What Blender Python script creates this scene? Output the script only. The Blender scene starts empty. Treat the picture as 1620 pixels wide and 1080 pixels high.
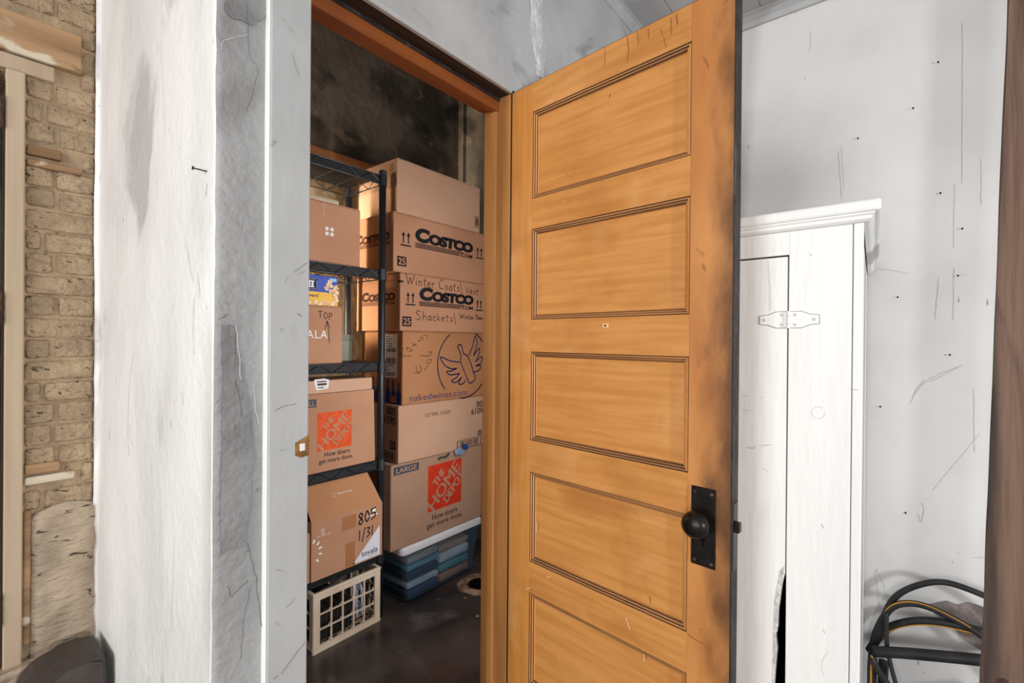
import bpy, bmesh, math, random
from mathutils import Vector, Matrix, noise
random.seed(7)
sc = bpy.context.scene
col = sc.collection

# ------------------------------------------------------------------ camera, light, exposure
# axes: +x runs along the closet wall to the right, +y goes into the closet, z is up;
# the origin is the hinge corner of the closet doorway on the floor
cam_d = bpy.data.cameras.new('camera'); cam = bpy.data.objects.new('camera', cam_d); col.objects.link(cam)
cam_d.sensor_width = 36.0; cam_d.lens = 36.0 * 747.65 / 1620.0; cam_d.clip_start = 0.02
YAW, PITCH, ROLL = [math.radians(a) for a in (50.647, -0.134, -0.4728)]
fw = Vector((math.sin(YAW) * math.cos(PITCH), math.cos(YAW) * math.cos(PITCH), math.sin(PITCH)))
rt = Vector((math.cos(YAW), -math.sin(YAW), 0)); dn = fw.cross(rt)
rx = rt * math.cos(ROLL) + dn * math.sin(ROLL); dx = -rt * math.sin(ROLL) + dn * math.cos(ROLL)
cm = Matrix((rx, -dx, -fw)).transposed().to_4x4(); cm.translation = Vector((-1.185, -0.987, 1.37))
cam.matrix_world = cm
sc.camera = cam

w = bpy.data.worlds.new('world'); sc.world = w; w.use_nodes = True
w.node_tree.nodes['Background'].inputs[0].default_value = (0.93, 0.96, 1.0, 1)
w.node_tree.nodes['Background'].inputs[1].default_value = 0.16

def area(name, loc, target, sx, sy, power, color):
    d = bpy.data.lights.new(name, 'AREA'); d.shape = 'RECTANGLE'; d.size = sx; d.size_y = sy
    d.energy = power; d.color = color
    o = bpy.data.objects.new(name, d); col.objects.link(o); o.location = loc
    o.rotation_euler = (Vector(target) - Vector(loc)).to_track_quat('-Z', 'Y').to_euler()
    return o
area('street_window_light', (-5.2, -0.3, 1.7), (0.0, -0.5, 1.4), 1.5, 1.6, 104, (1.0, 0.995, 0.98))
area('side_window_light', (-4.6, -2.05, 1.5), (0.6, -1.0, 1.4), 0.35, 0.9, 50, (1.0, 0.995, 0.98))
area('far_lamp_light', (-1.25, -4.3, 1.5), (0.2, 0.5, 1.3), 0.10, 0.45, 84, (0.92, 0.96, 1.0))  # small unseen lamp inferred from the shadow edge on the box stack
area('added_window_light', (-0.72, 1.375, 1.75), (1.0, 1.22, 1.70), 0.10, 1.0, 32, (1.0, 0.82, 0.58))  # warm light of the added closet window, out of view

sc.view_settings.view_transform = 'Standard'; sc.view_settings.look = 'None'
sc.view_settings.gamma = 1.0; sc.view_settings.use_curve_mapping = False
sc.view_settings.exposure = 0.18

# ------------------------------------------------------------------ materials
def lin(c):
    return tuple(((v / 255) / 12.92 if v / 255 <= 0.04045 else ((v / 255 + 0.055) / 1.055) ** 2.4) for v in c) + (1,)

MATS = {}
def mat(name, c1, c2=None, scale=6.0, detail=6.0, lo=0.35, hi=0.65, stretch=(1, 1, 1), rough=0.6, bump=0.0, bscale=40.0,
        bstretch=None, metallic=0.0, stains=(), rnd=False, spec=0.4, bdist=0.01):
    """two-tone noise + optional stains [(colour, scale, lo, hi, strength, stretch)] + noise bump, object space"""
    if name in MATS: return MATS[name]
    m = bpy.data.materials.new(name); m.use_nodes = True; nt = m.node_tree; N = nt.nodes; Lk = nt.links
    b = N['Principled BSDF']; b.inputs['Roughness'].default_value = rough; b.inputs['Metallic'].default_value = metallic
    b.inputs['Specular IOR Level'].default_value = spec
    tc = N.new('ShaderNodeTexCoord'); src = tc.outputs['Object']
    if rnd:
        oi = N.new('ShaderNodeObjectInfo'); ad = N.new('ShaderNodeVectorMath'); ad.operation = 'MULTIPLY_ADD'
        ad.inputs[1].default_value = (1, 1, 1)
        sv = N.new('ShaderNodeVectorMath'); sv.operation = 'SCALE'; sv.inputs[0].default_value = (7.3, 3.1, 5.7)
        Lk.new(oi.outputs['Random'], sv.inputs['Scale']); Lk.new(src, ad.inputs[0]); Lk.new(sv.outputs[0], ad.inputs[2]); src = ad.outputs[0]
    def nz(s, d, st, dist=0.0):
        mp = N.new('ShaderNodeMapping'); mp.inputs['Scale'].default_value = st
        t = N.new('ShaderNodeTexNoise'); t.inputs['Scale'].default_value = s; t.inputs['Detail'].default_value = d
        t.inputs['Distortion'].default_value = dist
        Lk.new(src, mp.inputs[0]); Lk.new(mp.outputs[0], t.inputs['Vector']); return t.outputs['Fac']
    def ramp(f, lo_, hi_):
        r = N.new('ShaderNodeMapRange'); r.inputs['From Min'].default_value = lo_; r.inputs['From Max'].default_value = hi_
        r.interpolation_type = 'SMOOTHSTEP'; Lk.new(f, r.inputs['Value']); return r.outputs[0]
    def mix(f, a, c):
        x = N.new('ShaderNodeMix'); x.data_type = 'RGBA'; Lk.new(f, x.inputs['Factor'])
        if isinstance(a, tuple): x.inputs['A'].default_value = a
        else: Lk.new(a, x.inputs['A'])
        x.inputs['B'].default_value = c; return x.outputs['Result']
    c = lin(c1)
    if c2: c = mix(ramp(nz(scale, detail, stretch), lo, hi), c, lin(c2))
    for s in stains:
        colr, ss, slo, shi, stg = s[:5]; st = s[5] if len(s) > 5 else (1, 1, 1)
        f = ramp(nz(ss, 8, st, 0.6), slo, shi); mu = N.new('ShaderNodeMath'); mu.operation = 'MULTIPLY'; mu.inputs[1].default_value = stg
        Lk.new(f, mu.inputs[0]); c = mix(mu.outputs[0], c, lin(colr))
    if isinstance(c, tuple): b.inputs['Base Color'].default_value = c
    else: Lk.new(c, b.inputs['Base Color'])
    if bump:
        bp = N.new('ShaderNodeBump'); bp.inputs['Strength'].default_value = bump; bp.inputs['Distance'].default_value = bdist
        Lk.new(nz(bscale, 6, bstretch or (1, 1, 1)), bp.inputs['Height']); Lk.new(bp.outputs[0], b.inputs['Normal'])
    MATS[name] = m; return m

GR = (118, 114, 110)
plaster = mat('plaster_white', (236, 234, 231), (216, 214, 211), 3.0, 8, rough=0.55, bump=0.35, bscale=38, stretch=(1, 1, 0.5),
              stains=[((150, 147, 143), 3.2, 0.56, 0.66, 0.55, (1, 1, 0.55)), ((95, 92, 88), 14, 0.70, 0.76, 0.5, (1, 1, 0.4)), (GR, 46, 0.72, 0.76, 0.5)])
plaster_wall = mat('plaster_wall', (222, 219, 216), (210, 207, 204), 2.0, 6, rough=0.5, bump=0.10, bscale=22,
                   stains=[((160, 156, 152), 5, 0.66, 0.74, 0.4, (1, 1, 0.25)), ((80, 77, 74), 30, 0.735, 0.76, 0.6, (1, 1, 0.3))])
plaster_over = mat('plaster_over', (188, 187, 186), (170, 169, 169), 3, 7, rough=0.42, bump=0.18, bscale=16,
                   stains=[((120, 116, 114), 3.5, 0.58, 0.68, 0.6, (1, 1, 1.6))])
plaster_shaded = mat('plaster_shaded', (164, 163, 162), (142, 141, 140), 4.0, 8, rough=0.5, bump=0.6, bscale=48, stretch=(1, 1, 0.6),  # white plaster with shade greyed in, for the face by the doorway
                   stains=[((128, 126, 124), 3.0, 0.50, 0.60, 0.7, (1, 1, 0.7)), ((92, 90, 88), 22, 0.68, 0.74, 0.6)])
paint_shaded = mat('paint_shaded', (184, 185, 184), (174, 175, 174), 4, 6, rough=0.42, bump=0.12, bscale=45, bstretch=(1, 1, 0.4),  # casing paint greyed to stand for shade on its front
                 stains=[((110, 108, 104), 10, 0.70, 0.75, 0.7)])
paint_cab = mat('paint_cabinet', (240, 239, 236), (232, 231, 228), 6, 6, rough=0.45, bump=0.12, bscale=60, stretch=(1, 1, 0.2), bstretch=(1, 1, 0.15),
                stains=[((150, 143, 136), 22, 0.74, 0.78, 0.5)])
chip = mat('chipped_edge', (150, 142, 134), (84, 76, 68), 30, 6, rough=0.8, bump=0.5, bscale=60)
brickm = mat('painted_brick', (184, 158, 126), (158, 134, 106), 9, 8, rough=0.75, bump=1.0, bscale=60, bdist=0.02, rnd=True,
             stains=[((120, 104, 88), 16, 0.62, 0.72, 0.55), ((60, 50, 40), 60, 0.62, 0.68, 0.85, (0.6, 1, 1.3)), ((128, 106, 84), 30, 0.56, 0.66, 0.5, (0.5, 1, 1.2))])
mortar = mat('old_mortar', (176, 150, 120), (150, 128, 102), 14, 8, rough=0.9, bump=1.0, bscale=40, stains=[((80, 66, 52), 24, 0.64, 0.72, 0.8)])
plaster_old = mat('crumbling_plaster', (184, 164, 140), (154, 136, 116), 8, 8, rough=0.8, bump=1.0, bdist=0.02, bscale=30, bstretch=(0.5, 1, 1.8),
                  stains=[((150, 96, 46), 9, 0.60, 0.70, 0.8), ((60, 50, 42), 26, 0.62, 0.67, 0.9, (0.5, 1, 2))])
def wood(name, c1, c2, axis, rough=0.5, sc_=14, bump=0.15, stains=(), lo=0.3, hi=0.7):
    st = [1, 1, 1]; st[axis] = 0.07
    return mat(name, c1, c2, sc_, 8, lo, hi, tuple(st), rough, bump, sc_ * 4, tuple(st), stains=stains, rnd=True, spec=0.35)
DS = [((164, 102, 46), 4, 0.50, 0.72, 0.45), ((216, 160, 104), 5, 0.55, 0.72, 0.4), ((70, 44, 22), 38, 0.735, 0.765, 0.75, (1, 1, 0.4))]
door_v = wood('door_wood_upright', (204, 140, 72), (192, 127, 60), 2, 0.42, 55, 0.06, DS)
door_h = wood('door_wood_level', (206, 145, 80), (191, 128, 64), 0, 0.42, 55, 0.06, DS)
door_mold = wood('door_moulding', (170, 118, 72), (136, 92, 56), 0, 0.6, 30, 0.1)
door_groove = mat('dark_groove', (78, 50, 32), (58, 38, 26), 30, rough=0.8)  # darker brown on the groove faces of the mouldings
door_mold_v = wood('door_moulding_upright', (212, 150, 92), (186, 122, 66), 2, 0.5, 30, 0.1)
door_dirty = mat('door_wood_worn', (202, 138, 76), (182, 117, 60), 9, 9, 0.36, 0.68, (1, 1, 0.3), 0.5, 0.08, 60,
                 stains=[((120, 70, 34), 11, 0.56, 0.74, 0.6, (1, 1, 0.35)), ((66, 40, 22), 26, 0.64, 0.74, 0.6, (1, 1, 0.6))])
def edge_grime(m):
    """hand grime soaked into the wood along the lock edge, ragged and strongest around hand height"""
    nt = m.node_tree; N = nt.nodes; L_ = nt.links; b = N['Principled BSDF']; src = b.inputs['Base Color'].links[0].from_socket
    tc = N.new('ShaderNodeTexCoord'); sp = N.new('ShaderNodeSeparateXYZ'); L_.new(tc.outputs['Object'], sp.inputs[0])
    no = N.new('ShaderNodeTexNoise'); no.inputs['Scale'].default_value = 9; no.inputs['Detail'].default_value = 8; mp = N.new('ShaderNodeMapping'); mp.inputs['Scale'].default_value = (1.4, 1, 0.6)
    L_.new(tc.outputs['Object'], mp.inputs[0]); L_.new(mp.outputs[0], no.inputs['Vector'])
    a = N.new('ShaderNodeMath'); a.operation = 'MULTIPLY_ADD'; a.inputs[1].default_value = 0.16; L_.new(no.outputs['Fac'], a.inputs[0]); L_.new(sp.outputs['X'], a.inputs[2])
    zr = N.new('ShaderNodeMath'); zr.operation = 'SUBTRACT'; zr.inputs[1].default_value = 1.12; L_.new(sp.outputs['Z'], zr.inputs[0])
    za = N.new('ShaderNodeMath'); za.operation = 'ABSOLUTE'; L_.new(zr.outputs[0], za.inputs[0])
    zm = N.new('ShaderNodeMath'); zm.operation = 'MULTIPLY_ADD'; zm.inputs[1].default_value = -0.035; L_.new(za.outputs[0], zm.inputs[0]); L_.new(a.outputs[0], zm.inputs[2])
    r = N.new('ShaderNodeMapRange'); r.interpolation_type = 'SMOOTHSTEP'; r.inputs['From Min'].default_value = 0.695; r.inputs['From Max'].default_value = 0.785; r.inputs['To Max'].default_value = 0.88; L_.new(zm.outputs[0], r.inputs['Value'])
    x = N.new('ShaderNodeMix'); x.data_type = 'RGBA'; L_.new(r.outputs[0], x.inputs['Factor']); L_.new(src, x.inputs['A']); x.inputs['B'].default_value = lin((72, 42, 24)); L_.new(x.outputs['Result'], b.inputs['Base Color'])
edge_grime(door_dirty)
black_edge = mat('grimy_edge_and_gap', (52, 46, 44), (30, 27, 26), 20, 6, rough=0.6, bump=0.5, bscale=50, stains=[((110, 106, 104), 24, 0.64, 0.72, 0.5, (1, 1, 0.2))])
jamb_wood = wood('jamb_wood_upright', (184, 128, 72), (156, 104, 56), 2, 0.5, 20, 0.08)
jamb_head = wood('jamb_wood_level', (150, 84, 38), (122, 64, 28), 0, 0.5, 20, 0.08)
dark_wood = wood('dark_wood', (66, 46, 34), (38, 28, 22), 0, 0.8, 16, 0.4)
rawwood = wood('bare_lintel_wood', (178, 142, 106), (126, 94, 64), 0, 0.8, 12, 0.6, [((214, 200, 178), 7, 0.54, 0.62, 0.8), ((64, 50, 38), 26, 0.58, 0.68, 0.8, (0.18, 1, 1))])
framewood = wood('painted_frame_wood', (190, 168, 142), (164, 142, 118), 2, 0.7, 10, 0.3, [((70, 58, 48), 20, 0.70, 0.75, 0.7)])
postwood = wood('weathered_post_wood', (116, 90, 74), (54, 42, 36), 2, 0.75, 16, 0.7, [((40, 32, 28), 7, 0.60, 0.70, 0.7, (1, 1, 0.2))], 0.35, 0.66)
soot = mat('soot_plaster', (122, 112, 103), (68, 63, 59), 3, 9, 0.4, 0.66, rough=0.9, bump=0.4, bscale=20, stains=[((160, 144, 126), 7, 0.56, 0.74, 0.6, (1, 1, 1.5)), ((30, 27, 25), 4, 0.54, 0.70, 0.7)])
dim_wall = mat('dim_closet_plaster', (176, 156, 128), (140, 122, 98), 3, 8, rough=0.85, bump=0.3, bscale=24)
floor_dark = mat('stained_concrete', (84, 74, 70), (48, 42, 40), 3.2, 10, 0.36, 0.66, rough=0.28, bump=0.25, bscale=14, spec=0.5,
                 stains=[((132, 126, 126), 4, 0.56, 0.76, 0.7), ((78, 50, 30), 3, 0.58, 0.7, 0.5), ((150, 140, 128), 60, 0.73, 0.76, 0.8)])
floor_room = mat('room_concrete', (150, 144, 138), (118, 112, 106), 2, 8, rough=0.6, bump=0.2)
def cardboard(name, c1, c2, s=3.0):
    return mat(name, c1, c2, s, 6, rough=0.75, bump=0.06, bscale=70, bstretch=(1, 1, 0.05), rnd=True, spec=0.2)
cb = cardboard('cardboard_tan', (190, 142, 112), (180, 132, 103))
cb_pale = cardboard('cardboard_pale', (206, 168, 142), (198, 158, 132))
cb_brown = cardboard('cardboard_brown', (182, 130, 92), (170, 119, 82))
cb_grey = cardboard('cardboard_greyish', (190, 154, 130), (180, 144, 120))
cream_card = cardboard('cream_card', (236, 222, 196), (224, 208, 180))
ink = mat('black_ink', (30, 30, 36), rough=0.7, spec=0.2)
ink_soft = mat('faded_marker', (78, 54, 42), rough=0.8, spec=0.2)
ink_grey = mat('slate_ink', (74, 80, 96), rough=0.7, spec=0.2)
ink_navy = mat('navy_ink', (34, 50, 104), rough=0.7, spec=0.2)
ink_blue = mat('blue_ink', (34, 66, 140), rough=0.7, spec=0.2)
orange = mat('orange_ink', (226, 92, 44), (214, 80, 38), 30, rough=0.65, spec=0.2)
red_or = mat('red_orange_ink', (222, 62, 36), (208, 54, 32), 30, rough=0.65, spec=0.2)
white_ink = mat('white_ink', (236, 234, 230), rough=0.6, spec=0.2)
paper = mat('white_paper', (236, 236, 236), (226, 226, 228), 20, rough=0.6, spec=0.2)
tape = mat('parcel_tape', (170, 116, 78), rough=0.25)
blue_card = mat('popcorn_blue', (26, 66, 176), rough=0.4)
yellow_card = mat('popcorn_yellow', (238, 184, 62), rough=0.4)
pop_puff = mat('popcorn_puff', (250, 226, 190), (226, 170, 106), 60, rough=0.7)
rack_black = mat('rack_black', (34, 36, 42), rough=0.32, spec=0.5)
liner_black = mat('liner_and_rail_shade', (24, 24, 26), rough=0.6)
crate_pl = mat('crate_plastic', (226, 206, 184), (208, 184, 158), 6, 6, rough=0.4)
lid_white = mat('lid_plastic', (236, 240, 246), rough=0.35)
iron = mat('black_iron', (44, 38, 36), (28, 25, 25), 20, rough=0.34, metallic=0.55, bump=0.08)
brass = mat('brass', (190, 140, 84), (130, 92, 54), 40, rough=0.4, metallic=0.8)
rust = mat('rusty_iron', (104, 72, 52), (62, 44, 36), 50, rough=0.7, metallic=0.3, bump=0.4)
steel = mat('nail_steel', (70, 62, 58), rough=0.5, metallic=0.7)
hole = mat('dark_hole', (12, 11, 10), rough=0.95, spec=0.1)
rubber = mat('black_rubber', (42, 40, 40), (30, 29, 29), 20, rough=0.55)
stripe = mat('yellow_stripe', (206, 142, 40), rough=0.55)
brown_pl = mat('brown_plastic', (74, 64, 58), (60, 52, 48), 8, rough=0.6, bump=0.2, bscale=90)
ring_plaster = mat('hole_plaster', (190, 160, 134), (120, 88, 62), 16, rough=0.9, bump=0.8, bscale=30)
bare_plaster = mat('bare_plaster', (158, 146, 142), (116, 104, 100), 14, rough=0.9, bump=0.8, bscale=50)

def clear_plastic():
    m = bpy.data.materials.new('clear_bin_plastic'); m.use_nodes = True; nt = m.node_tree; N = nt.nodes
    N.remove(N['Principled BSDF']); out = N['Material Output']
    t = N.new('ShaderNodeBsdfTransparent'); t.inputs[0].default_value = (0.80, 0.90, 0.98, 1)
    p = N.new('ShaderNodeBsdfPrincipled'); p.inputs['Base Color'].default_value = lin((128, 160, 190)); p.inputs['Roughness'].default_value = 0.2
    mx = N.new('ShaderNodeMixShader'); mx.inputs[0].default_value = 0.17
    nt.links.new(t.outputs[0], mx.inputs[1]); nt.links.new(p.outputs[0], mx.inputs[2]); nt.links.new(mx.outputs[0], out.inputs[0])
    return m
clear = clear_plastic()

# ------------------------------------------------------------------ helpers
class MB:
    def __init__(s): s.bm = bmesh.new()
    def box(s, x0, y0, z0, x1, y1, z1, bev=0.0, seg=1):
        r = bmesh.ops.create_cube(s.bm, size=1.0)
        for v in r['verts']:
            v.co = Vector((x0 + (v.co.x + .5) * (x1 - x0), y0 + (v.co.y + .5) * (y1 - y0), z0 + (v.co.z + .5) * (z1 - z0)))
        if bev:
            es = list({e for v in r['verts'] for e in v.link_edges})
            bmesh.ops.bevel(s.bm, geom=es, offset=bev, segments=seg, affect='EDGES', profile=0.5)
        return s
    def tube(s, pts, r, n=10, smooth=0, closed=False):
        P = [Vector(p) for p in pts]
        if smooth: P = spline(P, smooth)
        rings = []; up = None
        for i, p in enumerate(P):
            a = P[max(i - 1, 0)]; b = P[min(i + 1, len(P) - 1)]; d = (b - a).normalized()
            if up is None:
                up = d.orthogonal().normalized()
            up = (up - d * up.dot(d)); up = up.normalized() if up.length > 1e-6 else d.orthogonal().normalized()
            sd = d.cross(up)
            rr = r(i / (len(P) - 1)) if callable(r) else r
            rings.append([s.bm.verts.new(p + (up * math.cos(t) + sd * math.sin(t)) * rr) for t in [2 * math.pi * k / n for k in range(n)]])
        for A, B in zip(rings, rings[1:]):
            for k in range(n): s.bm.faces.new((A[k], A[(k + 1) % n], B[(k + 1) % n], B[k]))
        s.bm.faces.new(list(reversed(rings[0]))); s.bm.faces.new(rings[-1]); return s
    def prism(s, poly, origin, ax, ay, depth):
        """polygon in the (ax, ay) plane pushed along depth vector"""
        o = Vector(origin); ax = Vector(ax); ay = Vector(ay); d = Vector(depth)
        A = [s.bm.verts.new(o + ax * x + ay * y) for x, y in poly]; B = [s.bm.verts.new(v.co + d) for v in A]
        n = len(A); s.bm.faces.new(A); s.bm.faces.new(list(reversed(B)))
        for k in range(n): s.bm.faces.new((A[k], B[k], B[(k + 1) % n], A[(k + 1) % n]))
        return s
    def lathe(s, prof, origin, axis, n=24):
        """prof: (radius, height along axis)"""
        o = Vector(origin); a = Vector(axis).normalized(); e1 = a.orthogonal().normalized(); e2 = a.cross(e1)
        rings = []
        for r, h in prof:
            rings.append([s.bm.verts.new(o + a * h + (e1 * math.cos(t) + e2 * math.sin(t)) * max(r, 1e-4)) for t in [2 * math.pi * k / n for k in range(n)]])
        for A, B in zip(rings, rings[1:]):
            for k in range(n): s.bm.faces.new((A[k], A[(k + 1) % n], B[(k + 1) % n], B[k]))
        s.bm.faces.new(list(reversed(rings[0]))); s.bm.faces.new(rings[-1]); return s
    def quad(s, *pts):
        s.bm.faces.new([s.bm.verts.new(Vector(p)) for p in pts]); return s
    def grid(s, fn, nu, nv):
        V = [[s.bm.verts.new(Vector(fn(i / nu, j / nv))) for j in range(nv + 1)] for i in range(nu + 1)]
        for i in range(nu):
            for j in range(nv): s.bm.faces.new((V[i][j], V[i + 1][j], V[i + 1][j + 1], V[i][j + 1]))
        return s
    def rough(s, amp, freq=8, seed=0):
        for v in s.bm.verts:
            v.co += noise.noise_vector(v.co * freq + Vector((seed, seed * 2.1, 0))) * amp
        return s
    def build(s, name, m, parent=None, smooth=False):
        bmesh.ops.recalc_face_normals(s.bm, faces=s.bm.faces)
        me = bpy.data.meshes.new(name); s.bm.to_mesh(me); s.bm.free(); me.materials.append(m)
        if smooth:
            for p in me.polygons: p.use_smooth = True
        return link(name, me, parent)

def spline(P, k):
    out = []
    for i in range(len(P) - 1):
        a = P[max(i - 1, 0)]; b = P[i]; c = P[i + 1]; d = P[min(i + 2, len(P) - 1)]
        for j in range(k):
            t = j / k
            out.append(0.5 * ((2 * b) + (c - a) * t + (2 * a - 5 * b + 4 * c - d) * t * t + (3 * b - a - 3 * c + d) * t ** 3))
    out.append(P[-1]); return out

def link(name, me, parent=None):
    o = bpy.data.objects.new(name, me); col.objects.link(o); o.parent = parent; return o
def struct(o, label=None):
    o['kind'] = 'structure'
    if label: o['label'] = label
    return o
def tag(o, label, cat, group=None):
    o['label'] = label; o['category'] = cat
    if group: o['group'] = group
    return o
def thing(name, label, cat, loc=(0, 0, 0), rz=0, group=None):
    o = bpy.data.objects.new(name, None); col.objects.link(o); o.location = loc; o.rotation_euler = (0, 0, rz); o.empty_display_size = 0.05
    return tag(o, label, cat, group)

def text_mesh(s, size, bold=0.0, shear=0.0, space=1.0, sx=1.0, align='LEFT'):
    c = bpy.data.curves.new('t', 'FONT'); c.body = s; c.size = size; c.offset = bold; c.shear = shear; c.space_character = space
    c.align_x = align; c.resolution_u = 4; c.fill_mode = 'FRONT'
    t = bpy.data.objects.new('t', c); col.objects.link(t)
    me = bpy.data.meshes.new_from_object(t.evaluated_get(bpy.context.evaluated_depsgraph_get()))
    bpy.data.objects.remove(t); bpy.data.curves.remove(c)
    if sx != 1.0:
        for v in me.vertices: v.co.x *= sx
    return me
def fit_text(s, width, height, bold=0.0, shear=0.0, space=1.0):
    """text scaled so its own bounding box is width x height with its lower left corner at 0,0"""
    me = text_mesh(s, 1.0, bold, shear, space)
    xs = [v.co.x for v in me.vertices]; ys = [v.co.y for v in me.vertices]
    x0, x1, y0, y1 = min(xs), max(xs), min(ys), max(ys)
    for v in me.vertices:
        v.co.x = (v.co.x - x0) / (x1 - x0) * width; v.co.y = (v.co.y - y0) / (y1 - y0) * height; v.co.z = 0
    return me
FRONT = Matrix(((1, 0, 0, 0), (0, 0, -1, 0), (0, 1, 0, 0), (0, 0, 0, 1)))       # text plane -> faces -y
LEFT = Matrix(((0, 0, -1, 0), (-1, 0, 0, 0), (0, 1, 0, 0), (0, 0, 0, 1)))       # text plane -> faces -x
LIFT = 0.0008
def put(name, me, m, parent, x, z, face='F', y=0.0, lift=LIFT, rot=0.0):
    """mesh drawn in the xy plane laid on the front (F) or left (L) face; on L x counts from the front edge backwards, reading towards the front"""
    R_ = Matrix.Rotation(rot, 4, 'Z')
    T = (Matrix.Translation((x, y - lift, z)) @ FRONT) if face == 'F' else (Matrix.Translation((y - lift, x, z)) @ LEFT)
    me.transform(T @ R_); me.materials.clear(); me.materials.append(m); return link(name, me, parent)
def poly_mesh(polys):
    bm = bmesh.new()
    for p in polys:
        vs = [bm.verts.new((x, y, 0)) for x, y in p]
        f = bm.faces.new(vs)
    bmesh.ops.recalc_face_normals(bm, faces=bm.faces)
    for f in bm.faces:
        if f.normal.z < 0: f.normal_flip()
    me = bpy.data.meshes.new('p'); bm.to_mesh(me); bm.free(); return me
def rect(x0, y0, x1, y1): return [(x0, y0), (x1, y0), (x1, y1), (x0, y1)]
def stroke_mesh(lines, wd):
    polys = []
    for ln in lines:
        P = [Vector((x, y)) for x, y in ln]
        if len(P) > 2: P = [Vector((q.x, q.y)) for q in spline([Vector((p.x, p.y, 0)) for p in P], 4)]
        for a, b in zip(P, P[1:]):
            d = b - a
            if d.length < 1e-6: continue
            d = d.normalized(); n = Vector((-d.y, d.x)) * wd / 2; e = d * wd * 0.3
            polys.append([tuple(a - e - n), tuple(b + e - n), tuple(b + e + n), tuple(a - e + n)])
    return poly_mesh(polys)
HAND = {  # hand-drawn strokes in a unit-high cell: width, polylines
 'W': (1.0, [[(0, 1), (.15, .5), (.28, 0)], [(.28, 0), (.5, .7)], [(.5, .7), (.7, .05)], [(.7, .05), (1, .95)]]),
 'i': (.25, [[(.1, .5), (.12, 0)], [(.1, .68), (.13, .74)]]), 'n': (.5, [[(.05, .5), (.07, 0)], [(.07, .3), (.25, .5), (.38, .35), (.42, 0)]]),
 't': (.4, [[(.18, .85), (.16, .1), (.3, 0)], [(0, .55), (.38, .6)]]), 'e': (.45, [[(.02, .25), (.36, .32), (.2, .52), (.03, .25), (.18, 0), (.4, .08)]]),
 'r': (.4, [[(.05, .5), (.08, 0)], [(.08, .3), (.2, .48), (.36, .45)]]), 'C': (.75, [[(.65, .85), (.4, 1), (.08, .6), (.2, .08), (.65, .1)]]),
 'o': (.45, [[(.22, .5), (.04, .28), (.18, 0), (.4, .22), (.22, .5)]]), 'a': (.5, [[(.4, .4), (.2, .5), (.04, .2), (.2, 0), (.38, .2), (.4, .5)], [(.4, .5), (.42, .05), (.5, 0)]]),
 's': (.4, [[(.34, .48), (.12, .45), (.2, .26), (.32, .1), (.04, .02)]]), '|': (.4, [[(0, 1.1), (.3, -.35)]]), '/': (.5, [[(.45, 1.1), (.05, -.25)]]),
 'V': (.6, [[(0, .9), (.25, 0)], [(.25, 0), (.55, .85)]]), 'S': (.7, [[(.6, .9), (.3, 1), (.1, .75), (.35, .5), (.55, .25), (.3, 0), (0, .05)]]),
 'h': (.5, [[(.08, 1), (.06, 0)], [(.06, .3), (.25, .5), (.4, .35), (.42, 0)]]), 'c': (.4, [[(.36, .45), (.16, .48), (.04, .22), (.18, 0), (.38, .08)]]),
 'k': (.45, [[(.06, .9), (.06, 0)], [(.36, .5), (.07, .22)], [(.15, .28), (.4, 0)]]), ' ': (.4, []),
 'T': (.8, [[(0, .95), (.75, 1)], [(.38, .97), (.4, 0)]]), 'O': (.75, [[(.36, 1), (.06, .55), (.3, 0), (.68, .4), (.36, 1)]]), 'P': (.6, [[(.1, 1), (.1, 0)], [(.1, 1), (.55, .85), (.4, .5), (.1, .45)]]),
 '8': (.6, [[(.5, .85), (.25, 1), (.08, .75), (.35, .5), (.5, .2), (.25, 0), (.05, .2), (.3, .5), (.5, .85)]]), '0': (.6, [[(.3, 1), (.05, .5), (.28, 0), (.55, .5), (.3, 1)]]),
 '5': (.6, [[(.6, 1.0), (.15, .95)], [(.15, .95), (.12, .55), (.45, .6), (.5, .2), (.05, 0)]]), '1': (.3, [[(.15, 1), (.12, 0)]]), '3': (.55, [[(.05, .95), (.45, .9), (.2, .55), (.5, .3), (.05, 0)]]),
 'I': (.4, [[(.2, 1), (.18, 0)], [(0, 1), (.4, .98)], [(0, 0), (.36, .02)]]), 'D': (.7, [[(.1, 1), (.1, 0)], [(.1, 1), (.6, .6), (.1, 0)]]), 'm': (.7, [[(.05, .5), (.07, 0)], [(.07, .3), (.2, .5), (.3, .3), (.32, 0)], [(.32, .3), (.48, .5), (.58, .3), (.6, 0)]]),
}
def hand(s, h, width, wd, drop=0.0):
    tot = sum(HAND[c][0] + .12 for c in s); k = width / tot; x = 0; out = []
    for c in s:
        cw, ls = HAND[c]
        for l in ls: out.append([((x + px) * k, py * h + drop * (x / tot)) for px, py in l])
        x += cw + .12
    return stroke_mesh(out, wd)

# ------------------------------------------------------------------ the setting
XW = -0.857      # outer face of the closet's side wall
XR = 1.186       # right-hand room wall
YB = 0.983       # brick wall at the end of the passage
HC = 2.86        # ceiling height
struct(MB().box(-0.86, -0.0, -0.12, XR, 1.45, 0.0).build('floor', floor_dark), 'dark stained concrete closet floor')
struct(MB().box(-5.0, -5.0, -0.12, XR, -0.0, -0.001).box(-5.0, 0.0, -0.12, -0.86, YB, -0.001).build('floor_room', floor_room), 'grey concrete floor of the room')
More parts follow.
